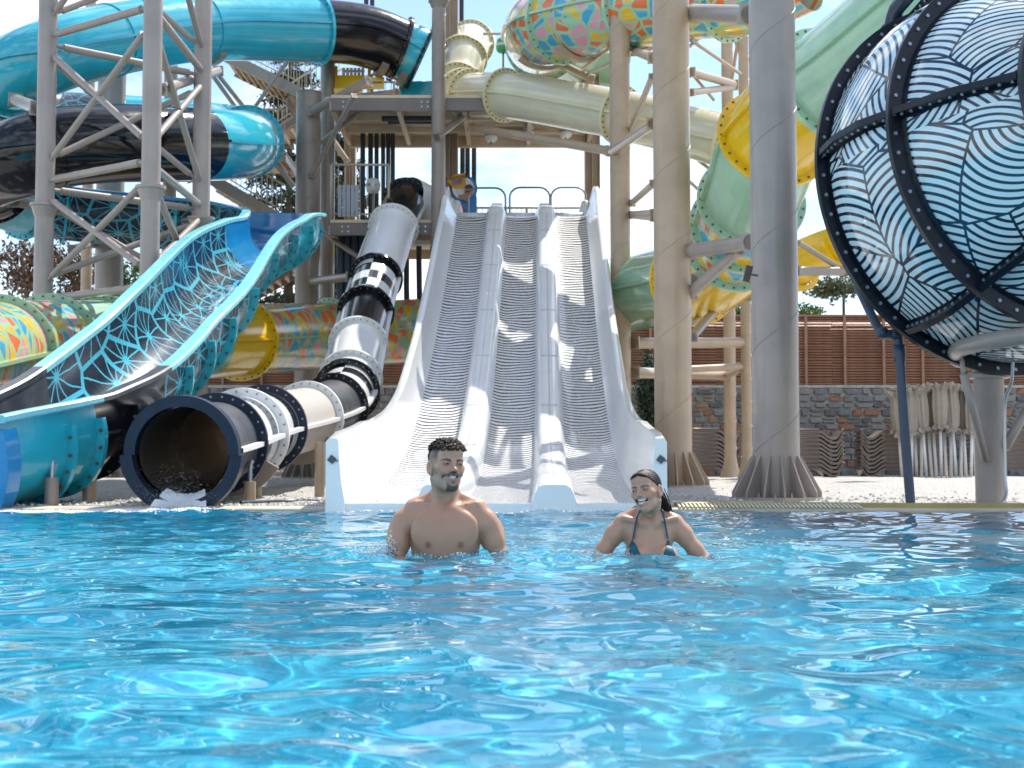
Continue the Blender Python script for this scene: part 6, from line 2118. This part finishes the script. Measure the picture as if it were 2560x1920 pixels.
def hair_cap(root, v, Fc, W, L_, line, thick, streak, name):
    x_, y_, z_ = L_.T
    over = z_ - line(x_, y_)
    sel = (over > 0) & (z_ > -.12) & ~((np.abs(x_) > .0755) & (z_ < .026) & (y_ < .035))
    tri = v[Fc]; nr = np.cross(tri[:, 2] - tri[:, 0], tri[:, 3] - tri[:, 1]); vn = np.zeros_like(v)
    for k in range(4): np.add.at(vn, Fc[:, k], nr)
    vn /= np.maximum(np.linalg.norm(vn, axis=1), 1e-12)[:, None]
    off = thick * np.clip(over / .010, .12, 1) + streak(x_, y_, z_)
    fs = Fc[sel[Fc].all(1)]; used = np.unique(fs); mp_ = -np.ones(len(v), int); mp_[used] = np.arange(len(used))
    return mk(name, v[used] + vn[used] * off[used][:, None] + W, mp_[fs], M['hair'], root)
mL = head_local(mv, mhd, mH, ms, .985)
hair_cap(man, mv, mf, mW, mL, lambda x, y: np.where(y < -.03, .076 - .010 * np.clip((np.abs(x) - .03) / .03, 0, 1), np.where(y < .03, .066, .060 - .05 * np.clip((y - .03) / .06, 0, 1))), .006, lambda x, y, z: .0012 * np.sin(260 * x + 40 * y) * np.sin(240 * y + 70 * z), 'hair_base')
garment(man, mv, mf, mW, (mv[:, 2] < mz - .60) & (mv[:, 2] > -.75) & (np.abs(mv[:, 0]) < .21) , .006, 'swim_shorts', M['shorts'])

# ---- the woman
woman, fv, ff_, fhp, fH, fW, fz, fhd, fs_ = person('woman', 'laughing woman with slicked back wet hair in a teal bikini standing in the pool', (.632, 6.62, 0.0), (-.018, -.03, .288), (-27, -3, -9),
    dict(head=.87, hw=.97, sh=.150, zsh=.138, nx=.0, jaw=.042, mouth=(.0335, .0130), eye=.0025, gaze=-.004, teeth=(.10,), skin=(.50, .275, .18), lip=(.46, .19, .18),
         armL=((-.166, .035, .078), (-.252, .03, -.055), (-.245, -.16, -.11), (-.235, -.24, -.12)), armR=((.166, .035, .078), (.262, .04, -.05), (.255, -.15, -.11), (.245, -.23, -.12))))
# slick hair: streaked cap drawn back over the head, and a wet tail behind the neck
fL = head_local(fv, fhd, fH, fs_, .97)
def f_line(x, y):
    t = np.clip((-.004 - y) / .086, 0, 1)
    front_ = .004 + .058 * t ** .75 + .010 * np.clip(1 - np.abs(x) / .03, 0, 1) * (t > .6)
    return np.where(y < -.004, front_, np.where(y < .034, .018, -.075))
def f_streak(x, y, z):
    a_ = np.arctan2(z - .0, np.abs(x) + .012)
    return .0011 * np.sin(60 * a_ + 30 * y) + .0009 * np.sin(113 * a_ - 25 * y + 1) * (y > -.09)
hair_cap(woman, fv, ff_, fW, fL, f_line, .0032, f_streak, 'slick_hair')
b = MB()
r_ = np.random.default_rng(5)
root_p = np.array((.01, .105, -.01))
for i in range(110):
    o_ = r_.normal(size=3) * (.020, .010, .012)
    p0 = fhp(*(root_p + o_))
    e1 = fhp(*(np.array((.045, .085, -.07)) + o_ * .8))
    e2 = np.array((fhd[0] + .084, .065, fhd[2] - .115)) + o_ * .9 + (.010 * math.sin(i * 1.7), 0, 0)
    e3 = np.array((fhd[0] + .092, .055, fhd[2] - .175 - r_.uniform(0, .03))) + o_ * .35
    b.path(Path([fW + p0, fW + e1, fW + e2, fW + e3], step=.02).p, r_.uniform(.0015, .0036), 5)
b.make('wet_hair_tail', M['hair'], woman, smooth=True)
b = MB(); b.sphere(fW + fhp(.074, .0, -.0125), .0035, 10, 7); b.make('ear_stud', M['tooth'], woman, smooth=True)
# bikini: two triangles and thin straps
X_, Y_, Zb = fv[:, 0], fv[:, 1], fv[:, 2]
for sx in (-1, 1):
    top = np.array((sx * .080, fz - .065)); inn = np.array((sx * .018, fz - .215)); outv = np.array((sx * .138, fz - .215))
    def sgn(a, c): return (X_ - c[0]) * (a[1] - c[1]) - (a[0] - c[0]) * (Zb - c[1])
    s1, s2, s3 = sgn(top, inn), sgn(inn, outv), sgn(outv, top)
    sel = (((s1 < 0) & (s2 < 0) & (s3 < 0)) | ((s1 > 0) & (s2 > 0) & (s3 > 0))) & (Y_ < .04)
    garment(woman, fv, ff_, fW, sel, .0035, 'bikini_cup', M['bikini'])
    def onbody(x, z):
        m_ = (np.abs(X_ - x) < .012) & (np.abs(Zb - z) < .012)
        return Y_[m_].min() if m_.any() else 0.
    pts = []
    for t in np.linspace(0, 1, 12):
        x = top[0] + (sx * .056 - top[0]) * t; z = top[1] - .004 + (fz + .062 - top[1]) * t
        pts.append((x, onbody(x, z) - .002, z))
    p_ = np.array(pts); p_[1:-1, 1] = (p_[:-2, 1] + p_[1:-1, 1] + p_[2:, 1]) / 3
    p_ = np.concatenate([p_, [(sx * .040, .075, fz + .085)]])
    b = MB(); b.path(Path(p_ + fW, step=.012).p, .0042, 6); b.make('strap', M['bikini'], woman, smooth=True)
m_ = (Zb > fz - .24) & (Zb < fz - .222) & (np.abs(X_) < .165)
garment(woman, fv, ff_, fW, m_, .003, 'bikini_band', M['bikini'])
garment(woman, fv, ff_, fW, (Zb < fz - .64) & (Zb > fz - .80) & (np.abs(X_) < .2), .004, 'bikini_bottom', M['bikini'])

# ------------------------------------------------------------------ splashes and foam
M['foam'] = surf('foam', (.80, .84, .86), .5, var=.08, vs=20)
m, nt, n, l, b_ = nodes_of('droplet'); b_.inputs['Base Color'].default_value = (.86, .91, .94, 1); b_.inputs['Roughness'].default_value = .08; b_.inputs['Transmission Weight'].default_value = .35; b_.inputs['IOR'].default_value = 1.33
M['drop'] = m
ICO_V, ICO_F = None, None
bm = bmesh.new(); bmesh.ops.create_icosphere(bm, subdivisions=1, radius=1.0)
ICO_V = np.array([q.co[:] for q in bm.verts]); ICO_F = [tuple(q.index for q in t.verts) for t in bm.faces]; bm.free()
def drops(name, label, pts, rad, m, parent=None, sc3=(1, 1, 1)):
    vv = (ICO_V[None] * np.asarray(sc3) * np.asarray(rad)[:, None, None] + np.asarray(pts)[:, None]).reshape(-1, 3)
    fo = np.array(ICO_F)
    fc = (fo[None] + (np.arange(len(pts)) * len(ICO_V))[:, None, None]).reshape(-1, 3)
    return mk(name, vv, fc, m, None, kind='stuff', origin=(0, 0, 0), label=label)
r_ = np.random.default_rng(31)
def hz_(x, y): return wave_height(np.array([x]), np.array([y]))[0] if np.isscalar(x) else wave_height(np.asarray(x), np.asarray(y))
# white water pouring out of the tube mouth and drifting left
P0 = BP.at(0)[0]
n = 9000
px = P0[0] + r_.normal(0, .11, n); py = P0[1] - .25 + r_.normal(0, .10, n); pz = np.abs(r_.normal(0, .070, n)) * np.exp(-((px - P0[0]) / .16) ** 2) + .004
drops('splash', 'white splash where water leaves the dark tube mouth', np.stack([px, py, pz], 1), r_.uniform(.001, .0034, n) * (1.15 - pz * 2.5).clip(.3, 1.2), M['foam'])
n = 700
px = P0[0] + .02 + r_.normal(0, .16, n); py = P0[1] - .3 + r_.normal(0, .2, n); pz = np.abs(r_.normal(0, .18, n)) + .03
drops('spray', 'fine spray of drops in front of the dark tube mouth', np.stack([px, py, pz], 1), r_.uniform(.0008, .0022, n), M['foam'])
n = 5200
t = r_.uniform(0, 1, n) ** 1.2
px = P0[0] + .25 - t * 1.9 + r_.normal(0, .08, n); py = P0[1] - .45 - t * .35 + r_.normal(0, .16, n)
pz = hz_(px, py) + .004
drops('foam_patch', 'streak of white foam on the water left of the tube mouth', np.stack([px, py, pz], 1), r_.uniform(.003, .013, n) * (1 - .5 * t), M['foam'])
# film of water sliding off the front of the lanes
n = 2600
px = r_.uniform(-1.5, 1.3, n) - .05; py = 12.62 - np.abs(r_.normal(0, .13, n)); pz = hz_(px, py) + .004
drops('foam_line', 'line of foam along the foot of the white slide', np.stack([px, py, pz], 1), r_.uniform(.003, .012, n), M['foam'])
# water flung up round the man's arm
n = 420
t = r_.uniform(0, 1, n)
px = -.305 - .235 - .16 * t + r_.normal(0, .025, n); py = 6.55 - .06 * r_.random(n); pz = np.abs(r_.normal(0, .030, n)) * (1 - .4 * t) + .004 + .035 * (t < .25) * r_.random(n)
drops('arm_splash', 'splash thrown up beside the arm of the man', np.stack([px, py, pz], 1), r_.uniform(.0012, .0042, n), M['drop'])
for cx, w_, lab in ((-.305, .27, 'man'), (.632, .27, 'woman')):
    n = 420
    px = cx + r_.uniform(-w_ - .05, w_ + .07, n); py = 6.50 + r_.normal(0, .07, n); pz = hz_(px, py) + .001
    drops('bubbles', 'bubbles on the water around the ' + lab, np.stack([px, py, pz], 1), r_.uniform(.0012, .0036, n), M['drop'])

# sheet of water sliding out of the tube mouth
p_, T_, S_, U_ = BP.at(0)
v, f = [], []
for k, t in enumerate(np.linspace(0, 1, 14)):
    for i, u in enumerate(np.linspace(-1, 1, 21)):
        q = p_ + S_ * (.17 * u * (1 + .5 * t)) + U_ * (-.385 + .05 * u * u * (1 - t)) - T_ * (t * .30 - .12)
        q = q + (0, 0, -.10 * t * t + .010 * math.sin(9 * u + 5 * t) * t + r_.normal(0, .006))
        v.append(q)
for k in range(13):
    for i in range(20): f.append((k*21+i, k*21+i+1, (k+1)*21+i+1, (k+1)*21+i))
mk('water_sheet', v, f, M['foam'], None, kind='stuff', label='sheet of white water sliding out of the dark tube mouth')
# scattered flecks of foam and bubbles behind and between the bathers
n = 3000
px = r_.uniform(-1.3, 1.6, n); py = 6.6 + np.abs(r_.normal(0, 1.5, n)); 
cl_ = np.sin(px * 5 + 1.3 * np.sin(py * 3)) * np.sin(py * 4.1 + px) + r_.normal(0, .5, n)
m_ = cl_ > .1; px, py = px[m_], py[m_]
drops('foam_flecks', 'flecks of foam on the water behind and between the bathers', np.stack([px, py, hz_(px, py) + .001], 1), r_.uniform(.0012, .0050, len(px)), M['foam'], sc3=(2.2, 1.3, .3))
